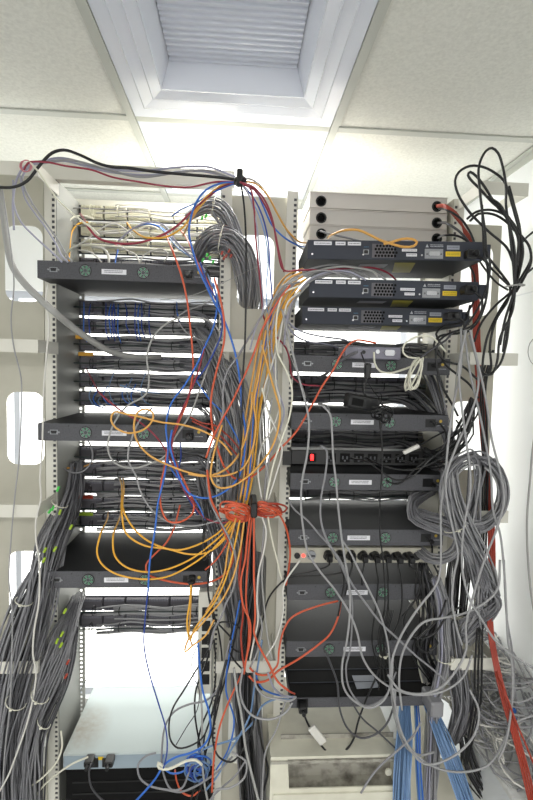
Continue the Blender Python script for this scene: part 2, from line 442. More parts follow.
channel('slotted beige cable channel between the two racks', P(224, 350, YN).x, P(285.5, 350, YN).x, 222, 282, (346, 512, 667), 186, 254)
channel('slotted beige cable channel on the right, hung with black and red cables', P(452, 350, YN).x, P(497, 350, YN).x, 470, 518, (188, 359, 517, 664), 205, 473)

# ================================================================ equipment
def sticker_mb(x0, x1, z0, z1, y=-.0012): return MB().box(x0, x1, y, 0, z0, z1)
def print_lines(parent, x0, x1, z0, z1, rows, m='print', y=-.0016, bars=0):
    mb = MB(); rnd = random.Random(3)
    for k in range(rows):
        za = z0 + (z1 - z0) * (k + .25) / rows; zb = z0 + (z1 - z0) * (k + .75) / rows; x = x0
        while x < x1:
            wd = rnd.uniform(.0008, .003); mb.box(x, min(x + wd, x1), y, y + .0004, za, zb); x += wd + rnd.uniform(.0005, .0014)
    return mb.build('print', m, parent)

def fan(parent, x, z, r=.0165):
    f = MB().ring((x, z), r - .002, r, -.0015, .001, 24); f.disc((x, z), r - .002, -.0007, .0004, 20)
    f = f.build('fan', 'black', parent)
    g = MB()
    for q in (.0055, .0095, .0133): g.ring((x, z), q - .0004, q + .0004, -.0022, -.0014, 18)
    for a in (0, 90, 180, 270):
        c, s_ = math.cos(R(a + 45)), math.sin(R(a + 45)); g.tube([Vector((x + c * .004, -.0018, z + s_ * .004)), Vector((x + c * r, -.0018, z + s_ * r))], .0004, 4)
    g.build('guard', 'silver', f)
    b = MB()
    for k in range(7):
        a = k * 2 * math.pi / 7; p = []
        for da, rr in ((0, .004), (.15, .0135), (.62, .013), (.5, .004)): p.append((x + rr * math.cos(a + da), z + rr * math.sin(a + da)))
        b.plate(p, [], -.0012, -.0007)
    b.build('blade', 'green', f)
    MB().disc((x, z), .0055, -.0013, 0, 14).build('hub', 'panel_dark', f)

def inlet(parent, x, z, plug=True):
    MB().box(x - .0145, x + .0145, -.001, .001, z - .0115, z + .0115).build('power_inlet', 'black', parent)
def switch_box(depth=.30):
    t = empty('network_unit', (0, 0, 0)); W, H = .44, .0455
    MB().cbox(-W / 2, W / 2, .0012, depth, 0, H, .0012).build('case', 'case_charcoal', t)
    MB().cbox(-W / 2, W / 2, -.0002, .0026, -.0002, H + .0002, .0012).build('rear_panel', 'grey_case', t)
    X = lambda q: -W / 2 + q * W
    z = H / 2
    p = MB().box(X(.095) - .010, X(.095) + .010, -.001, 0, z - .006, z + .006).disc((X(.095) - .013, z), .0022, -.003, 0, 8).disc((X(.095) + .013, z), .0022, -.003, 0, 8)
    p = p.build('serial_port', 'silver', t)
    MB().plate([(X(.095) - .008, z + .004), (X(.095) + .008, z + .004), (X(.095) + .006, z - .004), (X(.095) - .006, z - .004)], [], -.0025, -.001).build('port_face', 'black', p)
    for q in (.28, .62): fan(t, X(q), z)
    s = sticker_mb(X(.375), X(.52), z - .007, z + .006).build('sticker', 'sticker', t)
    print_lines(s, X(.39), X(.50), z - .004, z + .0045, 2)
    inlet(t, X(.885), z)
    MB().disc((X(.95), z + .006), .0042, -.001, 0, 14).build('round_mark', 'yellow_dot', t)
    print_lines(t, X(.925), X(.975), z - .008, z - .004, 1, 'print_light', -.0008)
    mb = MB()
    for q in (.18, .345, .70, .80): mb.disc((X(q), H - .006), .0014, -.0008, 0, 8)
    mb.build('screw_row', 'black', t)
    mb = MB()
    for k in range(26):
        y = .05 + k * .008; mb.box(-W / 2 - .0006, -W / 2, y, y + .004, .012, .032)
    mb.build('vent_row', 'black', t)
    return t
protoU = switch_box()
used = [False]
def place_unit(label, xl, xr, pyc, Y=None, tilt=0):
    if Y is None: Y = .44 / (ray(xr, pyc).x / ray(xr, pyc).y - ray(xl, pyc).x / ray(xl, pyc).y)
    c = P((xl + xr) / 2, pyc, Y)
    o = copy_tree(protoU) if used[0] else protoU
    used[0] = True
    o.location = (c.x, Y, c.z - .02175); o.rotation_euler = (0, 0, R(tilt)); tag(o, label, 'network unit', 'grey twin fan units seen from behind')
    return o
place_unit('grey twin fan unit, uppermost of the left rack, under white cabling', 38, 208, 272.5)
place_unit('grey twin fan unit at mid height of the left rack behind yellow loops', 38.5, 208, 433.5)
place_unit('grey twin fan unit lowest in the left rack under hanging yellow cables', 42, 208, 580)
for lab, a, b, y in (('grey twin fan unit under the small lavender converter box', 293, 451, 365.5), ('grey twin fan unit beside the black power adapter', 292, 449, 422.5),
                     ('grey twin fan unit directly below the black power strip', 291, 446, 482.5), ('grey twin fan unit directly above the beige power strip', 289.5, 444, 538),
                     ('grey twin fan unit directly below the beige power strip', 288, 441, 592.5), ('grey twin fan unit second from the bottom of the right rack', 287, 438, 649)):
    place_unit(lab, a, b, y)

# ---- three dark blue-grey switches (upper right)
def stack_switch(depth=.235):
    KN = ((0, 0), (.04, .035), (.345, .30), (.41, .33), (.475, .365), (.60, .49), (.655, .56), (.725, .62), (.765, .665), (.885, .77), (.895, .785), (.96, .87), (1, .99))
    def X(q):
        for (a, b), (c, d) in zip(KN, KN[1:]):
            if q <= c: return -W / 2 + W * (b + (d - b) * (q - a) / (c - a))
        return W / 2
    t = empty('network_switch', (0, 0, 0)); W, H = .445, .047; z = H / 2
    MB().cbox(-W / 2, W / 2, .0012, depth, 0, H, .0012).build('case', 'case_black', t)
    MB().cbox(-W / 2, W / 2, -.0002, .0026, -.0002, H + .0002, .0012).build('rear_panel', 'dark_case', t)
    for a, b in ((.04, .155), (.18, .245), (.26, .345)):
        s = sticker_mb(X(a), X(b), H - .0125, H - .004).build('sticker', 'sticker', t); print_lines(s, X(a) + .003, X(b) - .003, H - .0105, H - .006, 1)
    s = sticker_mb(X(.655), X(.725), .009, .016).build('sticker', 'sticker', t); print_lines(s, X(.66), X(.72), .011, .0145, 1)
    s = sticker_mb(X(.635), X(.725), .021, .0275).build('sticker', 'sticker', t); print_lines(s, X(.64), X(.72), .023, .026, 1)
    p = MB().box(X(.41) - .007, X(.41) + .007, -.0015, 0, z - .011, z + .001).build('console_port', 'silver', t)
    MB().plate([(X(.41) - .005, z - .009), (X(.41) + .005, z - .009), (X(.41) + .005, z - .002), (X(.41) + .002, z - .0005), (X(.41) - .002, z - .0005), (X(.41) - .005, z - .002)], [], -.0022, -.0015).build('port_opening', 'black', p)
    print_lines(t, X(.385), X(.44), z + .006, z + .009, 1, 'print_blue', -.0006)
    v = MB().box(X(.475), X(.60), -.0004, 0, .005, .039).build('vent', 'block_dark', t)
    mb = MB()
    for r_ in range(4):
        for k in range(7): mb.disc((X(.485) + .0045 + k * .0082 + (r_ % 2) * .0035, .0095 + r_ * .0082), .0034, -.0012, 0, 6)
    mb.build('vent_holes', 'black_matte', v)
    pl = MB().box(X(.765), X(.885), -.0012, 0, .004, .028).build('connector_plate', 'silver', t)
    MB().ring((X(.78), .015), .001, .002, -.002, -.001, 8).ring((X(.872), .015), .001, .002, -.002, -.001, 8).build('screw_row', 'black', pl)
    MB().plate(rrect(X(.79), X(.86), .010, .021, .003), [], -.005, -.0012).build('connector', 'chrome', pl)
    print_lines(t, X(.80), X(.885), .032, .040, 2, 'print_light', -.0006)
    mb = MB().plate([(X(.77), .032), (X(.79), .032), (X(.78), .040)], [], -.0006, 0); mb.build('warning_mark', 'print_light', t)
    s = sticker_mb(X(.90), X(.955), .027, .037).build('sticker', 'sticker_grey', t); print_lines(s, X(.905), X(.95), .0295, .035, 1)
    s = sticker_mb(X(.895), X(.96), .010, .022).build('sticker', 'sticker_yellow', t); s['label'] = 'yellow sticker with small print'; print_lines(s, X(.90), X(.955), .012, .020, 2, 'sticker_olive')
    for q in (.03, .375, .75): MB().disc((X(q), .012), .0025, -.0016, 0, 10).build('screw', 'chrome', t)
    s = MB(); s.v += [(X(.62), .03, -.0006), (X(.74), .03, -.0006), (X(.80), .15, -.0006), (X(.68), .15, -.0006)]; s.v += [(a, b, 0) for a, b, c in s.v[:4]]
    s.f += [(0, 1, 2, 3), (7, 6, 5, 4), (0, 4, 5, 1), (1, 5, 6, 2), (2, 6, 7, 3), (3, 7, 4, 0)]; s.build('underside_label', 'sticker_olive', t)
    mb = MB().box(X(.40), X(.60), .05, .09, -.0006, 0); mb.build('underside_label', 'print', t)
    mb = MB().box(W / 2, W / 2 + .002, -.003, .05, .004, .040).box(W / 2 + .002, W / 2 + .018, -.003, -.001, .004, .040); mb.build('mounting_ear', 'dark_case', t)
    for x in (-.18, .18):
        for y in (.03, .2): MB().disc((x, .01), .006, y, y + .001, 8)
    return t
protoS = stack_switch(); first = True
for lab, a, b, y, tl in (('dark network switch, topmost of three, with a yellow cable on its top', 309, 483, 251, -1.5), ('dark network switch in the middle of the stack of three', 310, 479, 290, -.8), ('dark network switch, lowest of the stack of three', 303, 463, 317, -.8)):
    Y = .445 / (ray(b, y).x / ray(b, y).y - ray(a, y).x / ray(a, y).y); c = P((a + b) / 2, y, Y)
    o = protoS if first else copy_tree(protoS)
    first = False
    o.location = (c.x, Y, c.z - .022); o.rotation_euler = (0, R(-tl * -.8), R(tl)); tag(o, lab, 'network switch', 'dark network switches at the upper right')
def plug(label, px, py, Y, c='black', w=.012, h=.010, d=.03, dz=0):
    p = P(px, py, Y); t = MB().cbox(p.x - w, p.x + w, p.y - d, p.y, p.z - h, p.z + h, .003)
    t.disc((p.x, p.z), .0055, p.y - d - .014, p.y - d, 10)
    return tag(t.build('power_plug', 'c_' + c), label, 'plug')

# ---- three beige covers on top of the right rack
CV = []
for k, (py, lab) in enumerate(((202.5, 'beige slim cabinet cover, uppermost of three'), (219, 'beige slim cabinet cover, middle one of three'), (235, 'beige slim cabinet cover, lowest of three, partly behind a switch'))):
    Yc = 1.37; c = P(379, py, Yc); t = empty('fibre_tray', (c.x, Yc, c.z - .022), lab, 'fibre tray', 'beige trays on top of the right rack'); W = .405; H = .0435
    CV.append((c, W))
    hl = [(-W / 2 + .033, .018), (W / 2 - .030, .018)]
    circ = lambda cx, cz, r: [(cx + r * math.cos(a * math.pi / 10), cz + r * math.sin(a * math.pi / 10)) for a in range(20)]
    MB().plate([(-W / 2, 0), (W / 2, 0), (W / 2, H), (-W / 2, H)], [circ(a, b, .0145) for a, b in hl], 0, .002).build('front', 'cover_beige', t)
    mb = MB().box(-W / 2, W / 2, .002, .15, H - .002, H).box(-W / 2, W / 2, .002, .15, 0, .002).box(-W / 2, -W / 2 + .002, .002, .15, .002, H - .002).box(W / 2 - .002, W / 2, .002, .15, .002, H - .002).box(-W / 2, W / 2, .148, .15, .002, H - .002)
    mb.build('shell', 'cover_beige', t)
    for a, b in hl:
        g = MB().ring((a, b), .0115, .0155, -.0015, .003, 20).build('grommet', 'black', t)
        MB().disc((a, b), .0115, .012, .014, 16).build('grommet_flap', 'black_matte', g)
    MB().box(-W / 2, W / 2, -.003, 0, H - .0025, H).build('lip', 'cover_beige', t)

# ---- patch panels
def patch_panel(label, xA, z, group, cream=False, light_rod=False):
    W = .445; cx = xA + .2335; Y = YFAR - .004
    t = empty('patch_bay', (cx, Y, z - .0235), label, 'patch panel', group); H = .047
    MB().box(-.236, .236, -.002, 0, 0, H).build('plate', 'panel_dark', t)
    for k in range(6):
        x0 = -.215 + k * .0725
        bl = MB().box(x0, x0 + .066, -.016, -.002, .004, H - .004)
        b_ = bl.build('contact_block', 'block_cream' if cream else 'block_dark', t)
        mb = MB()
        for zz in (.005, H - .0115):
            for j in range(12): mb.box(x0 + .002 + j * .0053, x0 + .0052 + j * .0053, -.0205, -.016, zz, zz + .0065)
        mb.build('comb', 'block_cream' if cream else 'print', b_, kind='stuff')
    m = 'chrome' if light_rod else 'rod_green'
    b = MB().tube([Vector((-.228, -.002, .02)), Vector((-.228, -.05, .02)), Vector((-.22, -.056, .02)), Vector((.22, -.056, .02)), Vector((.228, -.05, .02)), Vector((.228, -.002, .02))], .0022, 6)
    b.build('support_rod', m, t)
    for k in range(5):
        x = -.17 + k * .085 + random.uniform(-.01, .01)
        MB().tube([Vector((x + .001 * math.sin(a), -.045 + .016 * math.cos(a * 2 * math.pi / 10), .02 + .015 * math.sin(a * 2 * math.pi / 10))) for a in range(10)], .0013, 5, closed=True).build('tie_strap', 'cwhite' if 0 else ('block_cream' if light_rod else 'black'), t)
    return t
ROWS = MB(); ROWW = MB()
def row_cables(xA, z, n=6, side=1, mb=None, dz=.0):
    for k in range(n):
        y = YFAR - .04 - random.uniform(0, .014); zz = z + random.uniform(-.022, .023); pts = []
        xs_ = xA + .02 if side > 0 else xA + .45
        st_ = random.uniform(0, .25)
        for j in range(9):
            x = xA + .02 + (.44 if side > 0 else .44) * j / 8
            if side > 0 and j / 8 < st_: continue
            pts.append(Vector((x, y + random.uniform(-.002, .002), zz + random.uniform(-.0025, .0025) - .004 * math.sin(j * 1.57 / 1))))
        (mb or ROWS).tube(spline(pts, .03), .0028, 5)
LR = [(213, 1), (230, 1), (247, 1), (266, 0), (309, 0), (327, 0), (345, 0), (363.5, 0), (381.5, 0), (400, 0), (455, 0), (471.5, 0), (488.5, 0), (505.5, 0), (522, 0), (606, 0), (622.5, 0)]
names = ['topmost in the left rack, under its beam', 'second from the top, with pale combs', 'third from the top, with pale combs', 'mostly hidden behind the first grey unit', 'first below the first grey unit of the left rack',
         'second below the first grey unit', 'third below the first grey unit', 'fourth below the first grey unit', 'second above the middle grey unit, with small blue loops', 'directly above the middle grey unit',
         'directly below the middle grey unit', 'second below the middle grey unit', 'third below the middle grey unit', 'the one with a red tag at its left end', 'directly above the lowest grey unit of the left rack', 'directly below the lowest grey unit', 'lowest in the left rack']
for (py, cr), nm in zip(LR, names):
    z = P(146, py, YFAR - .03).z
    patch_panel('patch panel ' + nm, xlA, z, 'patch panels of the left rack', bool(cr), bool(cr))
    row_cables(xlA, z, 10 if not cr else 4, 1, ROWS if not cr else ROWW)
for py, nm in ((350, 'just under the lowest dark switch'), (384, 'below the unit with the lavender box'), (396.5, 'just above the black power adapter'), (437, 'above the black power strip'), (450, 'behind the black power strip'), (493, 'just above the large dark unit top')):
    z = P(360, py, YFAR - .03).z
    patch_panel('patch panel in the right rack, ' + nm, xrA, z, 'patch panels of the right rack')
    row_cables(xrA, z, 6, 1)

# ---- pale designation strips between the left rows
k = 0
for py, lab in ((318, None), (336, None), (354.5, None), (372.5, None), (390.5, None), (446, None), (463, None), (480, None), (496.5, None), (514, None), (598, None), (615, None)):
    k += 1

# ---- power strips
def strip_black():
    Y = 1.30; a, b = P(284, 456, Y), P(436, 460, Y); W = b.x - a.x; z = (a.z + b.z) / 2
    t = empty('power_strip', ((a.x + b.x) / 2, Y, z - .021), 'black rack power strip with a glowing red switch', 'power strip'); w2 = W / 2
    MB().cbox(-w2 + .02, w2, 0, .045, 0, .042, .002).build('case', 'black', t)
    MB().box(-w2 - .004, -w2 + .02, -.002, .001, -.002, .038).build('mounting_ear', 'black', t)
    s = MB().box(-w2 + .068, -w2 + .092, -.001, 0, .009, .033).build('switch', 'black_matte', t)
    MB().cbox(-w2 + .075, -w2 + .084, -.004, -.001, .013, .030, .001).build('switch_lamp', 'red_lamp', s)['label'] = 'lit red rocker'
    for j in range(8):
        x = -w2 + .12 + j * .040
        o = MB().box(x, x + .028, -.0015, 0, .008, .034).build('socket', 'black_matte', t)
        MB().box(x + .006, x + .010, -.0022, -.0015, .017, .026).box(x + .018, x + .022, -.0022, -.0015, .017, .026).disc((x + .014, .013), .003, -.0022, -.0015, 8).build('socket_slots', 'panel_dark', o)
strip_black()
def strip_beige():
    Y = 1.285; a, b = P(288, 554, Y), P(438, 557, Y); W = b.x - a.x; z = (a.z + b.z) / 2; H = .044
    t = empty('power_strip', ((a.x + b.x) / 2, Y, z - H / 2), 'beige rack power strip filled with black plugs', 'power strip'); w2 = W / 2
    MB().cbox(-w2, w2, 0, .05, 0, H, .0015).build('case', 'beige', t)
    MB().disc((-w2 + .026, H / 2), .0085, -.004, 0, 16).build('breaker_button', 'black', t)
    MB().disc((-w2 + .044, H / 2), .005, -.003, 0, 12).build('pilot_lamp', 'red_lamp_dim', t)['label'] = 'lit red pilot lamp'
    kn = MB().disc((-w2 + .066, H / 2 + .002), .0135, -.006, 0, 20).build('rotary_switch', 'silver', t)
    MB().box(-w2 + .056, -w2 + .076, -.012, -.006, H / 2, H / 2 + .003).build('grip', 'panel_dark', kn)
    for j in range(9):
        x = -w2 + .113 + j * .0325
        so = MB().disc((x, H / 2 - .002), .0125, -.001, 0, 16).build('socket', 'black', t)
    return t, a, b, Y
_, sa, sb, SY = strip_beige()
nth = ['first', 'second', 'third', 'fourth', 'fifth', 'sixth', 'seventh', 'eighth']
PL = [(328, 554), (339.5, 554), (351, 554), (363, 554.5), (375, 555), (386, 555), (397.5, 555.5), (409, 555.5)]
for j, (px, py) in enumerate(PL):
    p = P(px, py, SY - .002)
    t = MB(); t.disc((p.x, p.z), .0115, p.y - .018, p.y, 14, .0125); t.cbox(p.x - .008, p.x + .008, p.y - .032, p.y - .018, p.z - .012, p.z + .006, .002)
    tag(t.build('power_plug', 'c_black'), 'black round plug, %s from the left in the beige power strip' % nth[j], 'plug', 'black plugs in the beige power strip')

# ---- the deep black unit at the foot of the right rack
Y = 1.27; a, b = P(290.5, 703, Y), P(440, 704, Y); W = b.x - a.x; c = (a.x + b.x) / 2
t = empty('deep_unit', (c, Y, a.z - .016), 'deep black unit with ribbed top and grey front lip, lowest in the right rack', 'network unit')
MB().cbox(-W / 2, W / 2, 0, .30, .0, .030, .0015).build('case', 'grey_case', t)
MB().box(-W / 2 + .001, W / 2 - .001, .002, .30, .030, .033).build('top_cover', 'black_matte', t)
for q in (.06, .12, .20): MB().box(-W / 2 + .004, W / 2 - .004, q, q + .002, .033, .0345).build('top_rib', 'dark_case', t)
mb = MB(); mb.v += [(.07 - .09, .03, .0331), (.07 - .02, .035, .0331), (.045, .09, .0331), (-.02, .09, .0331)]; mb.v += [(x, y, z + .0008) for x, y, z in mb.v]
mb.f += [(4, 5, 6, 7), (0, 3, 2, 1), (0, 1, 5, 4), (1, 2, 6, 5), (2, 3, 7, 6), (3, 0, 4, 7)]; mb.build('sticker', 'sticker_grey', t)
MB().box(-W / 2 + .018, -W / 2 + .050, -.001, 0, .004, .028).build('power_inlet', 'black', t)

# ---- lavender converter box, its adapter and the small black items
Y = 1.24; a, b = P(345, 352, Y), P(401, 353, Y); W = b.x - a.x
t = empty('converter_box', ((a.x + b.x) / 2, Y, a.z - .017), 'small lavender grey converter box lying on a grey unit', 'converter box')
MB().cbox(-W / 2, W / 2, 0, .085, 0, .033, .002).build('case', 'small_grey', t)
MB().disc((-W / 2 + .05, .018), .005, -.004, 0, 12).build('round_jack', 'black', t)
o = MB().disc((-W / 2 + .018 + .07, .020), .006, -.003, 0, 12).build('round_jack', 'chrome', t)
o = MB().plate(rrect(W / 2 - .045, W / 2 - .018, .010, .026, .005), [], -.004, 0).build('serial_port', 'chrome', t)
MB().disc((W / 2 - .046, .018), .002, -.006, 0, 8).disc((W / 2 - .017, .018), .002, -.006, 0, 8).build('screw_row', 'silver', o)
print_lines(t, -W / 2 + .035, -W / 2 + .065, .026, .029, 1, 'print_light', -.0006)
# power adapter brick
p = P(364, 403, 1.15)
t = empty('power_adapter', (p.x, p.y, p.z - .018), 'black power adapter brick hanging in front of the right rack', 'power adapter', None, R(8), R(9))
MB().cbox(-.045, .042, 0, .03, 0, .036, .004).build('case', 'c_black', t)
MB().box(-.035, -.005, -.0006, 0, .008, .026).build('sticker', 'black_matte', t)
MB().disc((.045, .0), .006, 0, .01, 8)
# ferrite bead on its lead
p = P(367, 371, 1.17)
t = MB().cbox(p.x - .008, p.x + .008, p.y - .012, p.y, p.z - .02, p.z + .02, .003); tag(t.build('ferrite_bead', 'c_black'), 'black ferrite bead on the lead below the lavender converter box', 'ferrite bead')

# ---- vertical outlet strip at the lower right of the left rack
Y = 1.30; a, b = P(206, 592, Y), P(208, 694, Y)
t = empty('outlet_strip', (a.x, Y, b.z), 'upright pale outlet strip with dark sockets beside the left rack', 'power strip'); H = a.z - b.z
MB().cbox(-.021, .019, 0, .04, 0, H, .002).build('case', 'beige_light', t)
for k in range(6):
    z = .03 + k * .040
    s = MB().cbox(-.010, .014, -.003, 0, z, z + .030, .001).build('socket', 'black', t)

# ---- white box at the foot of the left rack
Yn = 1.31; zt = P(140, 752, Yn).z; x0, x1 = P(63, 752, Yn).x, P(213, 752, Yn).x
t = empty('white_unit', ((x0 + x1) / 2, Yn, zt - .05), 'white flat unit with a brown stain on its dusty top', 'server'); w2 = (x1 - x0) / 2
MB().cbox(-w2, w2, 0, .28, .0, .05, .0015).build('case', 'stained_top', t)
MB().box(-w2 + .002, w2 - .002, -.0015, 0, .003, .043).build('rear_panel', 'box_edge', t)
for xx, wd in ((-w2 + .085, .016), (-w2 + .125, .013)): MB().cbox(xx - wd, xx + wd, -.004, 0, .008, .036, .001).build('power_inlet', 'black', t)
MB().box(-w2 + .1, -w2 + .115, -.0022, -.0015, .030, .040).build('sticker', 'sticker_yellow', t)
# black unit below it
zb = zt - .055
t = empty('black_cabinet', ((x0 + x1) / 2, Yn + .02, zb - .30), 'black cabinet standing under the white flat unit', 'cabinet')
MB().cbox(-w2, w2 - .0, .0, .25, 0, .298, .002).build('case', 'black_matte', t)
for k in range(7): MB().box(-w2 + .02, w2 - .02, -.002, 0, .03 + k * .036, .035 + k * .036).build('front_rib', 'black', t)

# ---- cream machine with a dusty recess at the foot of the right rack
Yn = 1.20; a, b = P(278, 757, Yn), P(398, 752, Yn); x0, x1 = a.x - .02, b.x + .005; zt = a.z; cx = (x0 + x1) / 2; w2 = (x1 - x0) / 2
t = empty('cream_machine', (cx, Yn, zt - .34), 'cream machine with a dusty recessed front slot under the right rack', 'machine')
H = .34; ra, rb = P(290, 758, Yn), P(392, 786, Yn); rx0, rx1, rz1, rz0 = ra.x - cx, rb.x - cx, ra.z - (zt - H) - .004, rb.z - (zt - H)
MB().plate([(-w2, 0), (w2, 0), (w2, H), (-w2, H)], [[(rx0, rz0), (rx1 + .01, rz0), (rx1, rz1), (rx0 - .006, rz1)]], 0, .004).build('front_panel', 'cream', t)
MB().box(-w2, w2, .004, .33, H - .004, H).box(-w2, -w2 + .004, .004, .33, 0, H - .004).box(w2 - .004, w2, .004, .33, 0, H - .004).build('case', 'cream', t)
s = MB().box(rx0 - .02, rx1 + .02, .06, .064, rz0 - .02, rz1 + .02).box(rx0 - .02, rx1 + .02, .004, .06, rz0 - .022, rz0 - .018).build('recess', 'dust', t)
MB().box(-w2, w2, -.004, 0, H - .018, H - .010).build('seam', 'dust', t)
MB().box(-w2 + .01, w2 - .01, -.006, 0, rz0 - .03, rz0 - .012).build('ledge', 'cream', t)
MB().disc((w2 - .03, H - .05), .01, -.004, 0, 12).build('knob', 'cream', t)

# ---- white low cabinet at the right wall carrying the tangled cables
zc = .56; x0 = .765
t = empty('low_cabinet', ((x0 + XW) / 2, 1.05, 0), 'white speckled low cabinet against the right wall', 'cabinet'); w2 = (XW - x0) / 2 - .002
MB().cbox(-w2, w2, 0, .9, 0, zc - .02, .003).build('body', 'wall', t)
MB().cbox(-w2 - .005, w2, -.008, .9, zc - .02, zc, .003).build('top', 'dusty_white', t)
for s in (-1, 1):
    d = MB().box(s * w2 / 2 - w2 / 2 + .004, s * w2 / 2 + w2 / 2 - .004, -.012, 0, .05, zc - .03).build('door', 'wall', t)
    MB().tube([Vector((-s * .02, -.02, .25)), Vector((-s * .02, -.02, .33))], .003, 6).build('handle', 'chrome', d)

# ================================================================ cables traced one by one
C = cable
# -- along the top
C('thick black cable arching over the upper left corner towards the black strap', 'black', 3.6, '-8 187 1.16, 14 187, 27 181, 40 165, 52 153, 64 150, 80 155, 97 163, 112 167, 128 168, 150 171, 180 174, 215 177, 240 180')
C('lavender cable running just under the thick black one along the top, upper of two', 'lav', 2.8, '14 230 1.2, 13 200, 18 176, 27 165, 42 161, 60 158, 80 162, 100 168, 140 171, 180 167, 208 167, 226 173, 240 179')
C('lavender cable along the top of the left rack, lower of two', 'lav', 2.6, '33 205 1.2, 22 180, 30 166, 45 163, 65 161, 85 166, 110 172, 150 175, 185 171, 208 172, 226 177, 240 182')
C('grey cable sagging along the top beam of the left rack', 'grey3', 2.6, '40 163 1.18, 70 160, 105 169, 140 177, 175 173, 205 170, 225 176, 240 183')
C('maroon cable running along the top beam of the left rack', 'maroon', 2.3, '24 170 1.15, 28 163, 45 162, 66 166, 92 170, 112 177, 140 182, 165 186, 190 187, 215 182, 240 182')
C('white cable dropping diagonally from the upper left corner to the top patch panel', 'cwhite', 2.2, '29 161 1.15, 37 170, 46 183, 58 200, 72 213, 82 221, 92 228, 100 236')
C('thick grey sleeved cable sweeping from the left channel into the left rack', 'lgrey', 8.6, '-6 175 1.28, 2 205, 6 235, 12 265, 24 283, 38 297, 52 310 1.2, 70 325, 92 341, 112 352, 135 357 1.4, 160 357 1.48')
C('thin grey cable left of the upper slot, falling from the corner', 'grey3', 1.8, '2 188 1.2, 7 220, 11 250, 14 285, 11 320, 14 348, 21 378, 21 420, 19 460, 15 495, 11 540, 9 580, 12 608, 12 650, 10 704, 5 750, 2 800')
C('lavender cable curving from the upper left corner to the top grey unit, outer of three', 'lav', 2.2, '13 180 1.2, 14 205, 21 222, 34 236, 46 247, 56 256, 62 262')
C('lavender cable curving from the upper left corner to the top grey unit, middle of three', 'lav', 2.2, '20 176 1.2, 25 198, 34 212, 46 228, 56 244, 62 256, 68 262')
C('lavender cable curving from the upper left corner to the top grey unit, inner of three', 'grey3', 2.0, '21 176 1.19, 28 196, 37 210, 48 226, 58 240, 66 254, 72 262')
C('thin pale rod slanting across the bright gap under the lowest row', 'lgrey', 1.5, '112 628 1.5, 104 644, 92 668, 80 692 1.54')
C('pale cable hanging down the left rail from the top grey unit to the foot', 'white', 2.3, '47 285 1.2, 46 300, 49 325, 47 350, 44 385, 43 420, 42 450, 40 480, 41 498, 36 520, 36 540, 39 560, 39 600, 34 632, 33 655, 36 672, 34 692, 28 720, 18 750, 8 776, -2 794')
C('white cable at the foot of the left rail, shorter of two', 'cwhite', 2.5, '61 731 1.24, 62 747, 56 763, 42 778, 27 789, 15 800')
C('white cable leaving the white flat unit towards the lower left', 'cwhite', 2.5, '88 757 1.26, 72 764, 52 778, 40 790, 33 803')
C('black power lead hanging from the white flat unit', 'dark', 2.6, '91 764 1.27, 89 772, 91 786, 98 796, 106 803')
# coloured along top left rack
C('maroon cable swooping across the top patch panels of the left rack', 'maroon', 2.9, '80 214 1.42, 84 219 1.3, 88 227 1.2, 98 238, 115 243, 137 243, 160 236, 177 226, 190 213, 206 199, 222 187, 240 181')
C('yellow cable dipping across the top patch panels of the left rack', 'yellow', 2.4, '127 223 1.45, 134 231 1.3, 149 238 1.2, 166 237, 183 227, 195 211, 206 197, 224 184, 240 180')
C('gold cable running up beside the maroon one to the black strap', 'gold', 2.4, '183 236 1.3, 190 222 1.2, 200 207, 212 194, 226 184, 240 179')
C('yellow cable looping into the upper left of the left rack from its side wall', 'yellow', 2.6, '69 262 1.44, 70 246, 72 232, 78 224, 88 222 1.5')
C('white cable looping into the upper left of the left rack beside the yellow one', 'cwhite', 3.0, '62 262 1.42, 64 240, 67 224, 74 217, 84 216, 94 219 1.5')
C('long blue cable crossing the left rack from the black strap to the orange knot', 'blue', 2.5, '240 182 1.15, 222 183, 206 190, 196 203, 191 217, 189 232, 192 248, 199 270, 206 285, 213 300, 224 320, 233 345, 238 367, 241 392, 242 410, 245 426, 244 457, 238 478, 224 492, 207 498, 190 494, 180 479, 175 464, 170 446, 172 430')
C('blue cable falling from the top strap into the side of the right rack', 'blue', 2.4, '240 182 1.16, 255 188, 262 203, 272 225, 285 238, 297 245 1.3, 304 247 1.36')
C('yellow cable falling from the top strap into the side of the right rack', 'gold', 2.6, '240 181 1.15, 256 184, 268 196, 277 213, 287 230, 298 241 1.3, 306 243 1.36')
C('lavender grey cable beside the yellow one falling to the right rack', 'grey3', 2.5, '240 180 1.14, 250 179, 262 187, 273 205, 284 226, 296 244 1.3, 304 250 1.36')
C('maroon cable falling from the top strap and turning flat into the middle dark switch', 'maroon', 2.4, '240 182 1.13, 253 187, 264 199, 272 218, 277 245, 282 268, 286 271, 300 270, 330 270 1.2, 350 268, 374 268, 388 273, 396 280 1.26')
C('second maroon cable falling beside the one that turns into the dark switches', 'maroon', 2.2, '240 183 1.14, 254 190, 266 207, 274 228, 279 252, 284 272 1.2')
C('maroon cable hanging straight down through the centre from the top strap', 'maroon', 2.3, '240 182 1.12, 250 188, 254 208, 256 240, 259 270, 262 300, 264 318, 276 336, 286 348, 290 362, 292 376 1.25, 302 384, 320 386')
C('lavender cable hanging from the top strap past the centre slot', 'lav', 2.0, '240 182 1.15, 249 195, 256 220, 259 250, 262 285, 263 310, 255 330, 250 350')
C('thin blue cable hanging from the top strap past the centre slot', 'dblue', 2.0, '240 182 1.16, 253 197, 262 215, 268 240, 270 270, 272 300, 270 330')
C('pale blue cable hanging beside the thin blue one past the centre slot', 'lblue', 1.8, '240 182 1.17, 250 197, 259 215, 266 240, 268 265, 266 290, 268 315')
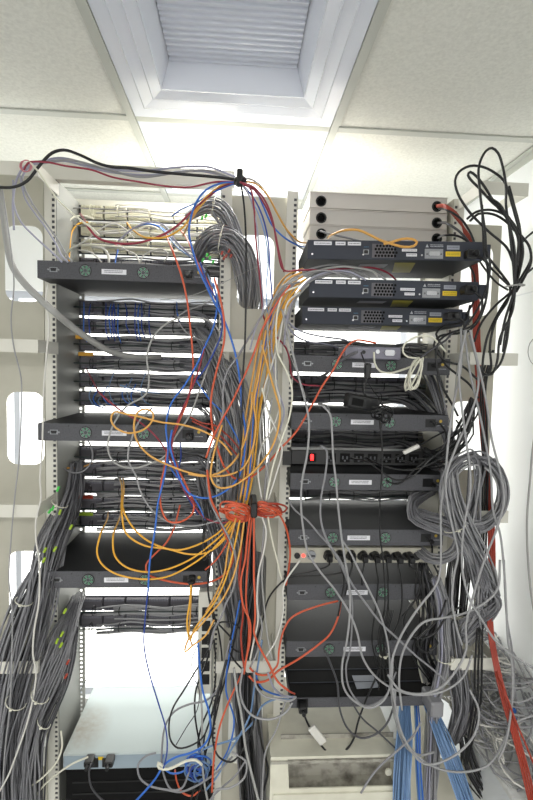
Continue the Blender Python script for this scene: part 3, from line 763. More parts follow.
C('straight black cable hanging from the black strap down the centre', 'black', 2.3, '241 184 1.13, 244 205, 246 240, 246 290, 245 340, 243 375, 242 410, 240 450, 238 480, 236 500')
C('thin pale wire stretched slanting across the middle channel', 'lgrey', 1.0, '160 300 1.3, 190 296, 222 283, 246 272, 270 261 1.3')
# -- white tangle over the top patch panels
C('white cable arching over the second patch panel of the left rack', 'white', 2.4, '74 248 1.4, 86 240, 98 231, 108 225, 116 224, 126 230, 134 238 1.4')
C('white cable crossing the top patch panels from the left side wall', 'cwhite', 3.6, '60 262 1.42, 74 247, 90 245, 108 246, 130 248, 150 249, 170 251, 195 255 1.4')
C('white cable drooping to the rear of the top grey unit, first from the left', 'white', 2.2, '78 250 1.4, 90 252, 98 258, 104 266 1.38')
C('white cable drooping to the rear of the top grey unit, thicker one near the label', 'white', 3.6, '92 247 1.42, 102 248, 108 254, 109 264 1.38')
C('white cable drooping to the rear of the top grey unit from the maroon one', 'white', 2.2, '116 243 1.42, 126 250, 136 255, 140 264 1.36')
C('white cable looping up from the top grey unit near its right fan', 'white', 2.2, '140 264 1.36, 143 256, 152 251, 162 249, 168 254, 164 262 1.38')
C('white cable slanting across the third patch panel', 'cwhite', 2.6, '120 243 1.38, 130 236, 140 229, 150 226, 160 230 1.4')
C('lavender cable slanting over the top patch panels to the right', 'lav', 2.2, '118 241 1.3, 134 228, 150 222, 165 226, 175 240, 190 255, 205 270 1.25')
C('pale blue cable from the third patch panel slanting down right, upper of two', 'lblue', 2.3, '160 228 1.4, 172 238, 184 250, 196 262, 205 272 1.25')
C('pale blue cable from the third patch panel slanting down right, lower of two', 'lblue', 2.3, '166 234 1.4, 178 248, 192 258, 206 272, 212 286 1.25')
C('blue cable hooking over the second patch panel of the left rack', 'blue', 2.2, '134 228 1.46, 142 225, 150 224, 160 227, 168 233 1.44')
C('blue cable end dropping behind the top grey unit', 'blue', 2.2, '118 250 1.42, 116 258, 115 266 1.38')
C('pale blue cable rising left to right above the top patch panel', 'blue', 2.0, '172 216 1.4, 182 209, 196 203, 212 193 1.2, 228 186, 240 182')
C('short pink cable behind the label of the top grey unit', 'pink', 2.0, '112 242 1.44, 118 246, 124 243 1.46')
# -- orange / red over the left rack
C('orange cable hanging from the third patch panel and looping under the red tag row', 'orange', 2.6, '165 232 1.42, 168 240 1.3, 173 252 1.18, 181 274, 187 300, 190 325, 192 345, 193 372, 187 402, 175 430, 168 447, 165 465, 161 485, 161 507, 168 521, 180 522, 192 514, 194 505, 187 487, 177 466, 171 445, 178 425')
C('short orange cable leaving the third patch panel to the lower right', 'orange', 2.3, '180 230 1.42, 186 237 1.3, 192 250 1.2, 200 268, 208 282, 216 300')
C('orange cable descending the centre, then sweeping right across the right rack', 'orange', 2.6, '214 278 1.14, 220 298, 224 320, 224 342, 217 369, 211 399, 212 425, 217 447, 225 468, 236 479, 247 479, 264 467, 280 449, 296 432, 312 405, 323 385, 332 372, 341 355, 349 344, 357 340, 366 341, 376 343 1.2')
C('orange cable slanting down left from the middle bracket to the red loop', 'orange', 2.5, '290 285 1.13, 279 300, 270 315, 262 330, 255 350, 247 370, 240 385, 233 400, 222 420, 213 438, 206 458')
C('red cable lying over the right end of the middle grey unit, upper', 'red', 2.2, '190 417 1.2, 202 423, 214 425, 226 434, 238 447, 246 462')
C('red cable lying over the right end of the middle grey unit, lower', 'red', 2.2, '192 421 1.2, 205 427, 216 432, 228 444, 240 460, 248 480')
C('maroon cable slanting across the middle grey unit of the left rack', 'maroon', 2.2, '86 368 1.5, 94 383 1.35, 103 396 1.2, 120 410, 141 423, 158 439, 172 462, 182 485, 192 502, 204 517, 222 523, 241 515')
C('maroon cable falling between the blue ones to the middle grey unit', 'maroon', 2.2, '205 345 1.17, 198 372, 188 397, 178 420, 172 445, 176 466, 184 490, 196 505')
C('orange cable dropping in a wide loop across the lowest grey unit', 'orange', 2.7, '207 470 1.13, 211 499, 217 512, 222 526, 229 544, 233 557, 228 571, 213 581, 192 584, 163 580, 148 574, 146 565, 155 554, 166 543, 174 528, 180 505 1.3')
C('orange cable from the lowest grey unit back into the centre', 'orange', 2.2, '205 570 1.2, 216 560, 226 545, 234 530')
# -- blue over the left rack
C('blue cable wandering down the left rack and off its lower right', 'blue', 2.4, '213 283 1.17, 217 300, 214 325, 205 346, 196 366, 184 386, 172 402, 166 425, 168 450, 164 478, 158 503, 155 530, 150 560, 148 592')
C('dark blue lower end of a cable hanging before the bright gap', 'dblue', 1.9, '148 590 1.17, 145 620, 144 645, 149 672, 158 702, 166 730, 167 752, 163 770')
C('dark blue cable curving beside the bundle in the upper centre', 'dblue', 2.3, '200 262 1.19, 208 285, 219 305, 222 330, 215 350, 204 370, 196 380')
C('blue cable slanting under the white one to the orange knot', 'blue', 2.2, '196 380 1.2, 210 400, 222 412, 232 428, 240 445, 244 470, 243 495')
C('blue cable in front of the lower white rods of the left rack', 'blue', 2.2, '166 455 1.2, 172 470, 182 483, 192 495, 200 508, 205 520')
C('short blue cable dropping behind the right end of the middle rows', 'dblue', 2.0, '180 440 1.25, 181 456, 179 470, 184 490, 192 505, 198 515')
# -- yellow loops
C('yellow cable looping in front of the middle grey unit, ring shaped', 'gold', 2.5, '232 455 1.14, 222 443, 205 432, 183 425, 160 422, 141 417, 126 414, 114 412, 111 420, 116 428, 128 433, 143 430, 152 421, 153 413, 146 409, 138 412, 134 424, 137 441, 149 455, 166 464, 187 472, 208 476, 228 475, 243 468, 252 450, 256 425, 254 402, 258 380, 262 355, 266 330')
for k, (lab, p) in enumerate((
    ('yellow cable hanging from the lowest rows, outermost wide loop', '108 512 1.48, 107 520 1.3, 100 536 1.2, 97 552, 101 563, 114 573, 140 579, 166 577, 191 565, 211 550, 226 535, 238 515'),
    ('yellow cable hanging from the lowest rows, second loop over the grey unit', '121 512 1.47, 119 520 1.3, 113 538 1.2, 115 556, 126 567, 146 572, 168 569, 191 559, 210 545, 226 530, 237 510'),
    ('yellow cable hanging from the middle rows, third loop', '120 478 1.47, 122 490 1.3, 122 515 1.2, 126 533, 143 545, 168 549, 188 554, 205 553, 220 544, 234 525, 240 508'),
    ('yellow cable hanging from the middle rows, innermost loop', '123 478 1.47, 124 490 1.3, 124 512 1.2, 137 532, 154 544, 177 550, 197 545, 218 533, 232 518, 242 505'))):
    C(lab, 'yellow', 2.5, p)
C('yellow cable end leaving the left side wall above the grey bundle', 'gold', 2.6, '58 467 1.4, 70 468, 82 467, 92 463 1.5')
C('yellow cable running down the left rail high up', 'gold', 2.6, '62 290 1.44, 63 305, 60 325, 58 340 1.44')
# -- pale and grey over the left rack
C('pale cable arching high over the right part of the left rack', 'lgrey', 2.4, '222 335 1.2, 211 322, 191 317, 171 321, 154 336, 147 356, 149 378, 146 394, 126 407, 112 428, 108 450, 115 463, 132 468, 152 463, 166 455, 176 436, 190 415, 199 392, 205 375, 211 358, 216 345, 223 336')
C('grey cable falling beside the right fan of the middle unit then sweeping right', 'grey3', 2.4, '152 408 1.2, 140 420, 132 438, 128 459, 136 476, 140 490, 146 502, 157 515, 174 524, 194 526, 213 522, 228 518')
C('grey cable dropping from the middle grey unit at its left fan', 'grey', 2.2, '88 440 1.25, 92 450, 92 460, 85 470, 74 473, 62 468 1.4')
C('grey cable arching on the upper right of the left rack, inner one', 'grey3', 2.0, '212 300 1.25, 200 306, 186 311, 178 318, 184 330, 195 338, 206 341 1.3')
C('pale short cable lying over the row above the middle grey unit', 'lblue', 2.0, '120 385 1.42, 132 389, 146 392, 160 393 1.44')
C('grey cable snaking down the centre from the right switches to the lower unit', 'grey', 2.7, '300 282 1.15, 292 284, 280 293, 266 309, 251 334, 238 356, 227 372, 223 392, 223 412, 216 440, 209 458, 207 480, 210 500, 216 514, 228 536, 235 555, 236 575, 232 592, 226 603, 222 615, 214 630, 210 650')
# -- centre column: yellow, orange, white, grey
YC = ['303 276 1.16, 292 284, 281 300, 270 325, 262 352, 256 380, 251 408, 246 440, 244 475, 240 500', '306 279 1.17, 294 287, 284 305, 274 330, 266 355, 259 385, 255 430, 251 465, 245 498', '300 283 1.17, 288 292, 277 312, 268 338, 260 362, 255 400, 251 440, 248 470, 243 505',
      '298 287 1.18, 288 300, 279 322, 270 350, 266 380, 260 410, 256 450, 252 480, 246 508', '302 272 1.16, 288 279, 277 296, 266 320, 258 348, 252 380, 246 415, 242 450, 238 480, 236 505', '300 290 1.19, 286 308, 276 335, 270 365, 262 395, 257 425, 252 455, 248 480, 246 506']
for i, p in enumerate(YC):
    C('yellow cable in the strand between the racks above the orange knot, ' + ['third', 'fifth', 'second', 'sixth', 'leftmost', 'fourth'][i] + ('' if i == 4 else ' from the left'), 'yellow' if i % 2 else 'gold', 2.5, p, group='yellow cables between the racks above the knot')
C('yellow cable bulging to the right between the racks', 'gold', 2.6, '262 345 1.13, 268 368, 275 392, 280 412, 275 440, 263 461, 247 477, 230 487, 217 487, 211 478, 212 462, 217 442, 222 425')
C('yellow cable curving left from the centre strand to the middle grey unit', 'gold', 2.5, '252 392 1.14, 251 412, 244 443, 235 460, 221 472, 204 476, 188 474')
for i, (c, p) in enumerate((('cwhite', '299 286 1.13, 284 293, 278 309, 276 332, 278 354, 287 372, 292 390, 290 414, 280 444, 273 466, 268 489, 266 500'), ('white', '300 292 1.14, 288 302, 283 320, 278 345, 270 370, 264 392, 268 412, 277 432, 282 450, 276 475, 268 500'),
                            ('lgrey', '298 279 1.14, 284 285, 273 300, 268 320, 268 345, 270 372, 266 400, 260 425, 262 450, 268 475, 266 502'), ('lav', '295 283 1.16, 280 300, 272 330, 273 365, 278 390, 284 412, 276 440, 268 462, 264 500'),
                            ('cwhite', '262 388 1.13, 268 410, 276 428, 286 445 1.2'), ('grey3', '272 398 1.15, 268 430, 270 450, 266 480, 264 505'), ('white', '276 345 1.15, 276 385, 280 402, 272 430, 262 445, 258 470, 262 500'))):
    C(['white cable bulging right between the racks above the knot', 'white cable weaving left then right above the knot', 'light grey cable from the switches wavering down to the knot', 'lavender cable from the switches down to the knot', 'short white cable above the knot reaching the right rail', 'short grey cable just above the right half of the knot', 'thin white cable straight below the upper centre bracket'][i], c, 2.3, p, group='pale cables between the racks above the knot')
GS = ['378 278 1.2, 374 272, 358 268, 335 267, 311 273, 294 282, 280 295, 270 312, 264 335, 262 365', '386 280 1.22, 372 271, 355 267, 330 265, 305 271, 288 283, 274 300, 265 322, 258 350, 256 380', '370 278 1.22, 352 270, 330 269, 312 275, 298 286, 286 300, 278 320, 276 350, 277 380', '366 280 1.2, 350 272, 332 271, 312 278, 300 290, 291 305, 286 325, 284 345',
      '360 279 1.2, 344 273, 326 274, 308 283, 297 295, 290 312, 286 335', '352 278 1.21, 336 275, 318 279, 304 289, 294 303, 288 322, 286 340', '345 277 1.19, 330 271, 314 271, 298 277, 284 290, 272 310, 268 335, 268 360']
for i, p in enumerate(GS):
    C('grey cable arching from under the topmost dark switch to the centre, ' + ['longest light one', 'highest of all', 'flat grey one', 'lavender tinged one', 'inner grey one', 'innermost short light one', 'lowest one'][i], ['lgrey', 'grey3', 'grey3', 'lav', 'grey', 'lgrey', 'grey3'][i], 2.5, p, group='grey cables arching from the dark switches to the centre')
C('thin blue cable among the yellow strand between the racks', 'blue', 2.0, '268 330 1.15, 262 360, 258 385, 254 410, 252 440, 250 470, 246 500')
C('yellow cable lying in a flat loop on top of the topmost dark switch', 'gold', 3.0, '328 238 1.34, 334 234 1.2, 346 230 1.12, 358 230, 368 234, 380 240, 392 244, 404 247, 414 246, 417 242, 412 239, 402 239, 392 242, 384 244')
C('grey cable leaving the lowest beige tray behind the topmost dark switch', 'grey', 3.0, '320 231 1.35, 330 234, 344 237, 356 240, 366 243 1.3')
C('yellow cable running up between the dark switches from the centre', 'gold', 2.5, '262 340 1.2, 268 312, 276 290, 286 276, 296 271 1.25, 304 268 1.3')
C('lavender cable slipping behind the lowest dark switch, upper of two', 'lav', 2.6, '283 312 1.24, 292 326, 306 333, 325 337, 345 340, 352 345 1.4')
C('lavender cable slipping behind the lowest dark switch, lower of two', 'lav', 2.4, '285 322 1.24, 296 336, 310 342, 325 344, 340 348 1.4')
# -- orange knots on the centre bracket
for i in range(7):
    q = i * 1.1; a = random.uniform(8, 16); b = random.uniform(5, 8.5); cx, cy = 254 - a + random.uniform(-3, 1), 512 + random.uniform(-3, 4)
    pts = ', '.join('%.1f %.1f %.3f' % (cx + a * math.cos(t * .9 + q) - .25 * abs(a * math.sin(t * .45)), cy + b * math.sin(t * .9 + q + .5 * (i % 3)), 1.15 + .015 * math.sin(t + q)) for t in range(8))
    C('orange cable coiled in a flat knot left of the black strap on the centre bracket', 'orange', 2.4, pts, group='left half of the orange knot')
for i in range(7):
    q = i * 1.3; a = random.uniform(8, 16); b = random.uniform(2.5, 6.5); cx, cy = 254 + a + random.uniform(-1, 3), 510 + random.uniform(-3, 3)
    pts = ', '.join('%.1f %.1f %.3f' % (cx + a * math.cos(t * .9 + q), cy + b * math.sin(t * .9 + q + .5 * (i % 3)), 1.15 + .015 * math.sin(t + q)) for t in range(8))
    C('orange cable coiled in a flat knot right of the black strap on the centre bracket', 'orange' if i % 3 else 'red', 2.4, pts, group='right half of the orange knot')
tag(MB().cbox(P(254, 510, 1.13).x - .008, P(254, 510, 1.13).x + .008, 1.12, 1.2, P(254, 517, 1.13).z, P(254, 502, 1.13).z, .003).build('cable_strap', 'c_black'), 'black strap gripping the orange knot on the centre bracket', 'strap')
p = P(240, 181, 1.15)
o = MB().tube([p + Vector((.010 * math.cos(a * .628), .022 * math.sin(a * .628), .012 * math.cos(a * .628) * .2)) for a in range(10)], .006, 8, closed=True)
o.cbox(p.x - .008, p.x + .007, p.y - .026, p.y - .016, p.z - .020, p.z + .020, .003)
tag(o.build('cable_strap', 'c_black', smooth=False), 'black strap holding the coloured cables over the left rack', 'strap')
# -- below the centre knot
for i, (lab, c, p) in enumerate((
    ('orange cable hanging below the knot, leftmost of four', 'red', '246 514 1.16, 242 534, 241 556, 239 579, 242 600, 243 615, 241 635, 243 660 1.17, 245 672'),
    ('orange cable hanging below the knot, second of four', 'orange', '250 516 1.15, 247 540, 245 560, 241 580, 243 605, 250 622, 250 640, 246 660, 244 674'),
    ('orange cable hanging below the knot, third of four', 'orange', '254 514 1.14, 254 545, 254 579, 255 600, 255 620, 254 632, 260 648, 269 664, 278 682, 288 690'),
    ('orange cable hanging below the knot, curling left at its end', 'orange', '252 517 1.17, 248 560, 246 600, 249 630, 246 660, 242 673, 234 690, 225 711, 219 729, 214 758, 212 792'),
    ('orange cable arching from the knot down along the right rail', 'orange', '272 507 1.15, 279 514, 286 528, 290 549, 289 567, 286 585 1.25'))):
    C(lab, c, 2.6, p)
C('orange cable crossing the second lowest grey unit and curling to the lower centre bracket', 'orange', 2.6, '338 601 1.25, 325 604, 312 608, 299 613, 290 619, 283 632, 279 650, 277 666, 266 675, 255 673, 250 668 1.16')
C('orange cable sweeping from the second lowest unit to the lower centre bracket', 'orange', 2.9, '341 601 1.28, 338 617, 330 634, 318 645, 300 658, 290 664, 278 671, 268 680, 256 682, 249 676 1.15')
C('red cable dropping right of the lower centre bracket', 'red', 2.4, '260 648 1.17, 268 663, 277 680, 287 690, 295 694')
for i, (c, p) in enumerate((('white', '262 517 1.16, 266 530, 264 550, 259 570, 257 600, 258 620, 254 640, 250 660'), ('grey3', '264 515 1.17, 263 540, 261 560, 258 585, 258 610, 262 625, 258 650, 250 668'), ('cwhite', '268 517 1.16, 272 540, 277 560, 282 580 1.2'),
                            ('lgrey', '266 517 1.18, 264 545, 262 575, 264 605, 268 640, 272 660'), ('white', '300 560 1.2, 284 585 1.18, 283 612, 276 640, 267 655, 262 662'))):
    C(['white cable leaning left below the knot', 'grey cable wavering straight down below the knot', 'cream cable slanting right below the knot', 'light grey cable swinging right below the knot', 'white cable crossing left from the right rail below the knot'][i], c, 2.4, p, group='pale cables between the racks below the knot')
C('black cable curving out of the right rack across its rail', 'black', 2.6, '345 572 1.25, 325 575, 305 576, 288 578, 276 588, 268 600, 262 622, 255 645')
for i, (lab, c, p) in enumerate((
    ('yellow cable reaching down left of the centre, longest of four', 'gold', '244 522 1.14, 240 550, 232 580, 222 600, 212 612, 200 626, 188 640, 185 652, 192 646, 205 636, 214 620'),
    ('yellow cable reaching down left of the centre, ending in a hook', 'yellow', '240 520 1.15, 234 548, 226 578, 216 600, 205 615, 194 630, 190 640, 187 624, 190 600, 191 585'),
    ('yellow cable dangling at the right end of the lowest rows', 'gold', '192 585 1.3, 191 600, 190 620, 189 634, 192 645'),
    ('yellow cable reaching down left of the centre, shortest', 'gold', '236 518 1.16, 228 550, 224 575, 214 598, 206 612'))):
    C(lab, c, 2.4, p)
# -- lower centre
for lab, c, r, p in (
    ('white cable falling from the lower centre bracket to the floor', 'lgrey', 3.2, '234 668 1.14, 237 692, 241 712, 243 727, 246 750, 252 775, 259 803'),
    ('pale cable hanging left of the centre channel to the floor', 'lgrey', 2.8, '200 640 1.2, 200 680, 202 714, 202 757, 204 780, 208 803'),
    ('grey cable looping beside the white flat unit', 'grey', 2.6, '230 640 1.2, 217 690, 205 701, 190 704, 175 711, 166 724, 162 748, 163 772, 172 790, 182 788, 188 775, 192 762'),
    ('black cable looping in front of the white flat unit', 'black', 2.3, '214 640 1.19, 205 656, 195 672, 184 690, 173 708, 169 724, 171 741, 178 748, 190 746, 203 737, 211 716, 218 690, 226 660'),
    ('black cable hanging in a deep loop before the lower centre slot', 'black', 2.5, '227 660 1.17, 218 695, 214 720, 213 742, 219 757, 231 762, 243 750, 252 730, 256 705, 258 680'),
    ('blue cable running from the centre to the lower left under the white unit', 'blue', 2.7, '198 640 1.18, 200 670, 203 692, 209 712, 210 733, 203 746, 190 753, 176 757, 164 765, 156 778, 146 790, 134 803'),
    ('dark blue cable along the white flat unit to the tangle', 'blue', 2.3, '163 755 1.22, 162 764, 170 773, 182 772, 192 764, 200 750'),
    ('short white cable hooking below the white flat unit', 'cwhite', 3.4, '163 766 1.17, 158 763, 159 768, 168 769, 178 765, 186 761, 196 760, 202 765'),
    ('grey cable curving from the lower centre to the right rail, upper', 'grey3', 2.9, '243 668 1.15, 240 690, 244 706, 255 717, 272 719, 286 712, 292 703'),
    ('grey cable curving under the bracket to the right rack, middle', 'grey3', 2.8, '254 672 1.16, 256 686, 264 696, 278 699, 290 701, 296 697'),
    ('grey cable entering the foot of the right rack from the bracket', 'lav', 2.8, '268 673 1.17, 274 688, 284 696, 296 697 1.25'),
    ('blue cable from the lower centre bracket to the right rack', 'blue', 2.4, '256 676 1.18, 262 688, 274 694, 292 697 1.24'),
    ('blue cable slanting from the right rail down to the blue tangle', 'bblue', 2.6, '292 700 1.2, 276 699, 262 706, 256 718, 248 728, 236 738, 222 743, 206 748, 196 756'),
    ('blue cable slanting steeply down the lower centre', 'bblue', 2.6, '262 640 1.19, 258 665, 254 690, 250 715, 240 735, 228 755, 218 775, 206 790'),
    ('blue cable slanting down the lower centre to the floor', 'blue', 2.3, '240 600 1.2, 236 620, 230 650, 226 690, 234 720, 228 750, 216 770'),
    ('black cable hanging free at the lower centre channel', 'black', 2.4, '214 620 1.2, 224 630, 232 640, 229 650, 234 660, 246 673, 256 684, 262 690'),
    ('black cable ring hanging above the lower centre bracket', 'black', 2.3, '222 592 1.2, 228 612, 232 628, 230 645, 240 652, 246 640, 236 625, 222 622, 212 628, 208 645'),
    ('black cable at the right end of the lowest grey unit', 'black', 2.4, '214 545 1.2, 204 560, 206 500, 206 520, 204 545, 210 560, 208 590, 214 622'),
    ('black lead falling beside the outlet strip, first', 'black', 2.6, '212 628 1.24, 207 660, 196 690, 195 715, 200 745, 206 775, 214 803'),
    ('black lead falling beside the outlet strip, second', 'black', 2.6, '214 640 1.24, 216 670, 212 700, 202 725, 198 745, 204 770, 196 800'),
    ('black lead falling beside the outlet strip, third', 'black', 2.4, '210 600 1.23, 220 640, 222 680, 216 715, 208 745, 198 775, 190 803'),
    ('black lead slanting across the lower centre channel', 'black', 2.4, '262 560 1.22, 250 590, 238 625, 230 660, 222 690, 212 715, 204 740, 206 765, 200 790'),
    ('brown cable end dangling before the bright gap', 'dark', 1.3, '200 640 1.2, 192 660, 193 675, 199 690, 197 710, 186 728, 176 745'),
    ('grey cable looping low at the right of the black cabinet', 'grey', 2.6, '232 757 1.18, 222 768, 206 780, 192 788, 180 792, 168 790, 150 786, 140 778, 138 765, 146 756 1.26, 156 753'),
    ('grey cable looping low beneath the orange one', 'grey', 2.6, '246 760 1.19, 236 775, 224 786, 214 795, 208 803'),
    ('grey cable looping low next to the centre channel', 'grey3', 2.6, '232 752 1.17, 246 762, 244 778, 230 788, 216 790, 212 803'),
    ('orange cable end behind the blue tangle', 'orange', 2.4, '175 770 1.24, 177 782, 182 792, 192 796, 200 790'),
    ('grey cable falling right of the centre channel', 'grey3', 2.4, '286 700 1.2, 276 730, 266 750, 263 775, 262 803'),
    ('black cable hanging along the right side of the lower centre slot', 'black', 2.8, '256 680 1.22, 258 720, 262 745, 268 770, 264 790')):
    C(lab, c, r, p)
for i in range(9):
    q = i * .8; a = random.uniform(6, 11); b = random.uniform(6, 11); cx, cy = 196 + random.uniform(-5, 7), 768 + random.uniform(-6, 8)
    pts = ', '.join('%.1f %.1f %.3f' % (cx + a * math.cos(t * .9 + q), cy + b * math.sin(t * .9 + q), 1.2 + .02 * math.sin(t + q)) for t in range(random.randint(6, 10)))
    C('blue cable curled in the tangle right of the black cabinet', ['bblue', 'blue', 'dblue'][i % 3], 2.3, pts, group='blue tangle beside the black cabinet')
# -- small blue patch leads in the left rack
k = 0
for px, y0, y1 in ((84, 302, 342), (89, 304, 344), (106, 303, 340), (109, 304, 338), (112, 303, 341), (115, 304, 338), (118, 304, 343), (127, 303, 334), (135, 303, 341), (138, 304, 341), (142, 303, 338), (149, 304, 341), (177, 302, 322)):
    w_ = random.uniform(-2, 3)
    C('short blue patch lead hanging over the rows below the top grey unit', 'dblue' if k % 3 else 'blue', 1.8, '%f %f 1.47, %f %f 1.44, %f %f 1.43, %f %f 1.45' % (px + w_, y0, px, y0 + 10, px + w_ / 2, y1 - 10, px + 3, y1), name='patch_lead', group='blue patch leads below the top grey unit', seg=6); k += 1
for px, y0, y1 in ((91, 384, 407), (95, 390, 408), (100, 394, 408), (105, 386, 406), (111, 372, 405), (124, 384, 405), (129, 378, 407), (133, 384, 408), (143, 372, 405)):
    C('small blue looped lead in the rows above the middle grey unit', 'bblue' if k % 2 else 'blue', 1.6, '%f %f 1.46, %f %f 1.44, %f %f 1.43, %f %f 1.45' % (px + 3, y0, px - 2, (y0 + y1) / 2, px + 2, y1 - 3, px + 9, y1), name='patch_lead', group='small blue leads above the middle grey unit', seg=6); k += 1

# ================================================================ right rack cables
for lab, c, r, p in (
    ('grey cable curving down the left half of the right rack, first', 'grey3', 2.7, '282 309 1.13, 287 330, 295 362, 301 386, 308 414, 309 432, 307 455, 302 482, 301 505, 303 527, 308 552, 319 570, 335 590, 349 612, 357 632, 363 658, 376 677, 396 690, 420 695, 446 690, 463 677, 472 655'),
    ('grey cable hanging down the middle of the right rack', 'grey3', 2.7, '322 405 1.13, 330 414, 332 432, 333 455, 336 482, 338 505, 341 533, 345 560, 349 585, 350 610, 347 640, 342 667, 344 688, 353 700, 370 708, 384 700, 391 682, 393 655'),
    ('grey cable curling from the black power strip and down', 'grey', 2.6, '320 446 1.14, 326 449, 327 460, 325 476, 321 499, 321 521, 328 542, 340 560, 352 584, 367 605, 381 623, 397 638, 415 655, 436 672, 450 685'),
    ('grey cable slanting from the rail across the large dark unit top', 'grey', 2.4, '288 499 1.2, 294 509, 307 520, 319 534, 328 544, 338 560, 346 577, 352 600, 352 625, 350 650, 346 668, 350 690, 365 706, 384 698, 396 672'),
    ('grey cable slanting down between the plugs of the beige strip', 'grey3', 2.6, '342 540 1.14, 350 552, 357 566, 369 590, 378 609, 385 630, 389 652, 391 690, 397 726, 407 748, 420 755, 434 752'),
    ('long black lead hanging down the right rack past the right fans', 'black', 2.1, '379 402 1.17, 380 425, 382 445, 382 470, 380 500, 380 534, 383 560, 385 600, 381 640, 384 668'),
    ('black lead falling from the right fan and looping under the rack', 'dark', 2.7, '325 650 1.2, 331 665, 337 682, 340 710, 348 729, 361 738, 376 734, 387 723, 393 708, 396 690'),
    ('black power lead with a white tag hanging under the deep black unit', 'black', 2.8, '303 712 1.22, 307 722, 312 732, 320 744, 329 753, 338 755, 348 748, 354 738, 358 722, 366 700, 374 682, 380 668'),
    ('grey lead slanting under the deep black unit to the lower right', 'dark', 2.3, '352 703 1.2, 362 718, 378 732, 392 745, 402 755'),
    ('pale cable end lying before the cream machine', 'grey', 2.7, '421 722 1.12, 413 736, 398 750, 382 764, 370 778, 361 793'),
    ('black lead from the lavender converter box through the ferrite bead', 'black', 1.9, '361 353 1.2, 363 358 1.16, 366 366, 367 378, 364 390, 370 402, 378 410'),
    ('thin black wire looping below the ferrite bead', 'black', 1.0, '368 382 1.18, 374 392, 382 402, 383 415, 381 430'),
    ('thin black wire hanging left of the ferrite bead', 'black', 1.0, '362 380 1.2, 363 392, 368 402, 373 412'),
    ('pale cable from the lavender converter box to the coiled white cord', 'cwhite', 2.7, '374 352 1.2, 375 364, 380 371, 390 373, 402 370, 412 366, 420 360'),
    ('thick grey lead lying from the lavender converter box to the panel edge', 'grey2', 4.2, '357 352 1.2, 345 358, 334 366, 326 374, 318 378 1.35'),
    ('grey cable hooking out of the rows beside the black adapter', 'grey3', 2.3, '318 404 1.35, 326 405, 330 412, 331 426'),
    ('thin pale wire crossing the front of the upper right rack', 'lgrey', 1.0, '283 335 1.2, 288 350, 300 380, 306 398')):
    C(lab, c, r, p)
# coiled white cord
for i in range(5):
    a = 7 + i * 1.0; cx = 414 + random.uniform(-1.5, 1.5); pts = ', '.join('%.1f %.1f %.3f' % (cx + a * .75 * math.cos(t * .785 + .3 * i) + .22 * (18) * math.sin(t * .785) * -.25, 374 + (15 + i * .5) * math.sin(t * .785), 1.16 + .01 * math.cos(t + i)) for t in range(10))
    C('turn of the coiled white cord hanging at the upper right rack', 'cwhite', 2.0, pts, group='coiled white cord')
C('white cord arching from its coil towards the right side', 'cwhite', 2.3, '418 358 1.15, 408 357, 403 352, 404 345, 410 340, 420 336, 432 337, 438 343, 446 352')
C('black cable joining the white cord coil at the right side of the rack', 'dark', 2.8, '420 358 1.15, 428 352, 437 346, 446 340, 452 333')
plug('black plug of the white tagged lead in the deep black unit', 302, 704, 1.265)
plug('black plug in the white flat unit, left one', 91, 757, 1.305, h=.009)
plug('black plug in the white flat unit, right one', 111, 757, 1.305, h=.009)
p = P(318, 736, 1.20)
t = empty('cable_tag', p, 'white paper tag folded round the black power lead', 'tag', None, 0, R(52)); MB().cbox(-.032, .026, -.004, .004, -.011, .011, .002).build('paper', 'c_white', t)
p = P(412, 449, 1.16)
t = empty('cable_tag', p, 'white tag on a black lead at the right end of the black power strip', 'tag', None, 0, R(-26)); MB().cbox(-.024, .020, -.004, .004, -.005, .005, .002).build('paper', 'c_white', t)
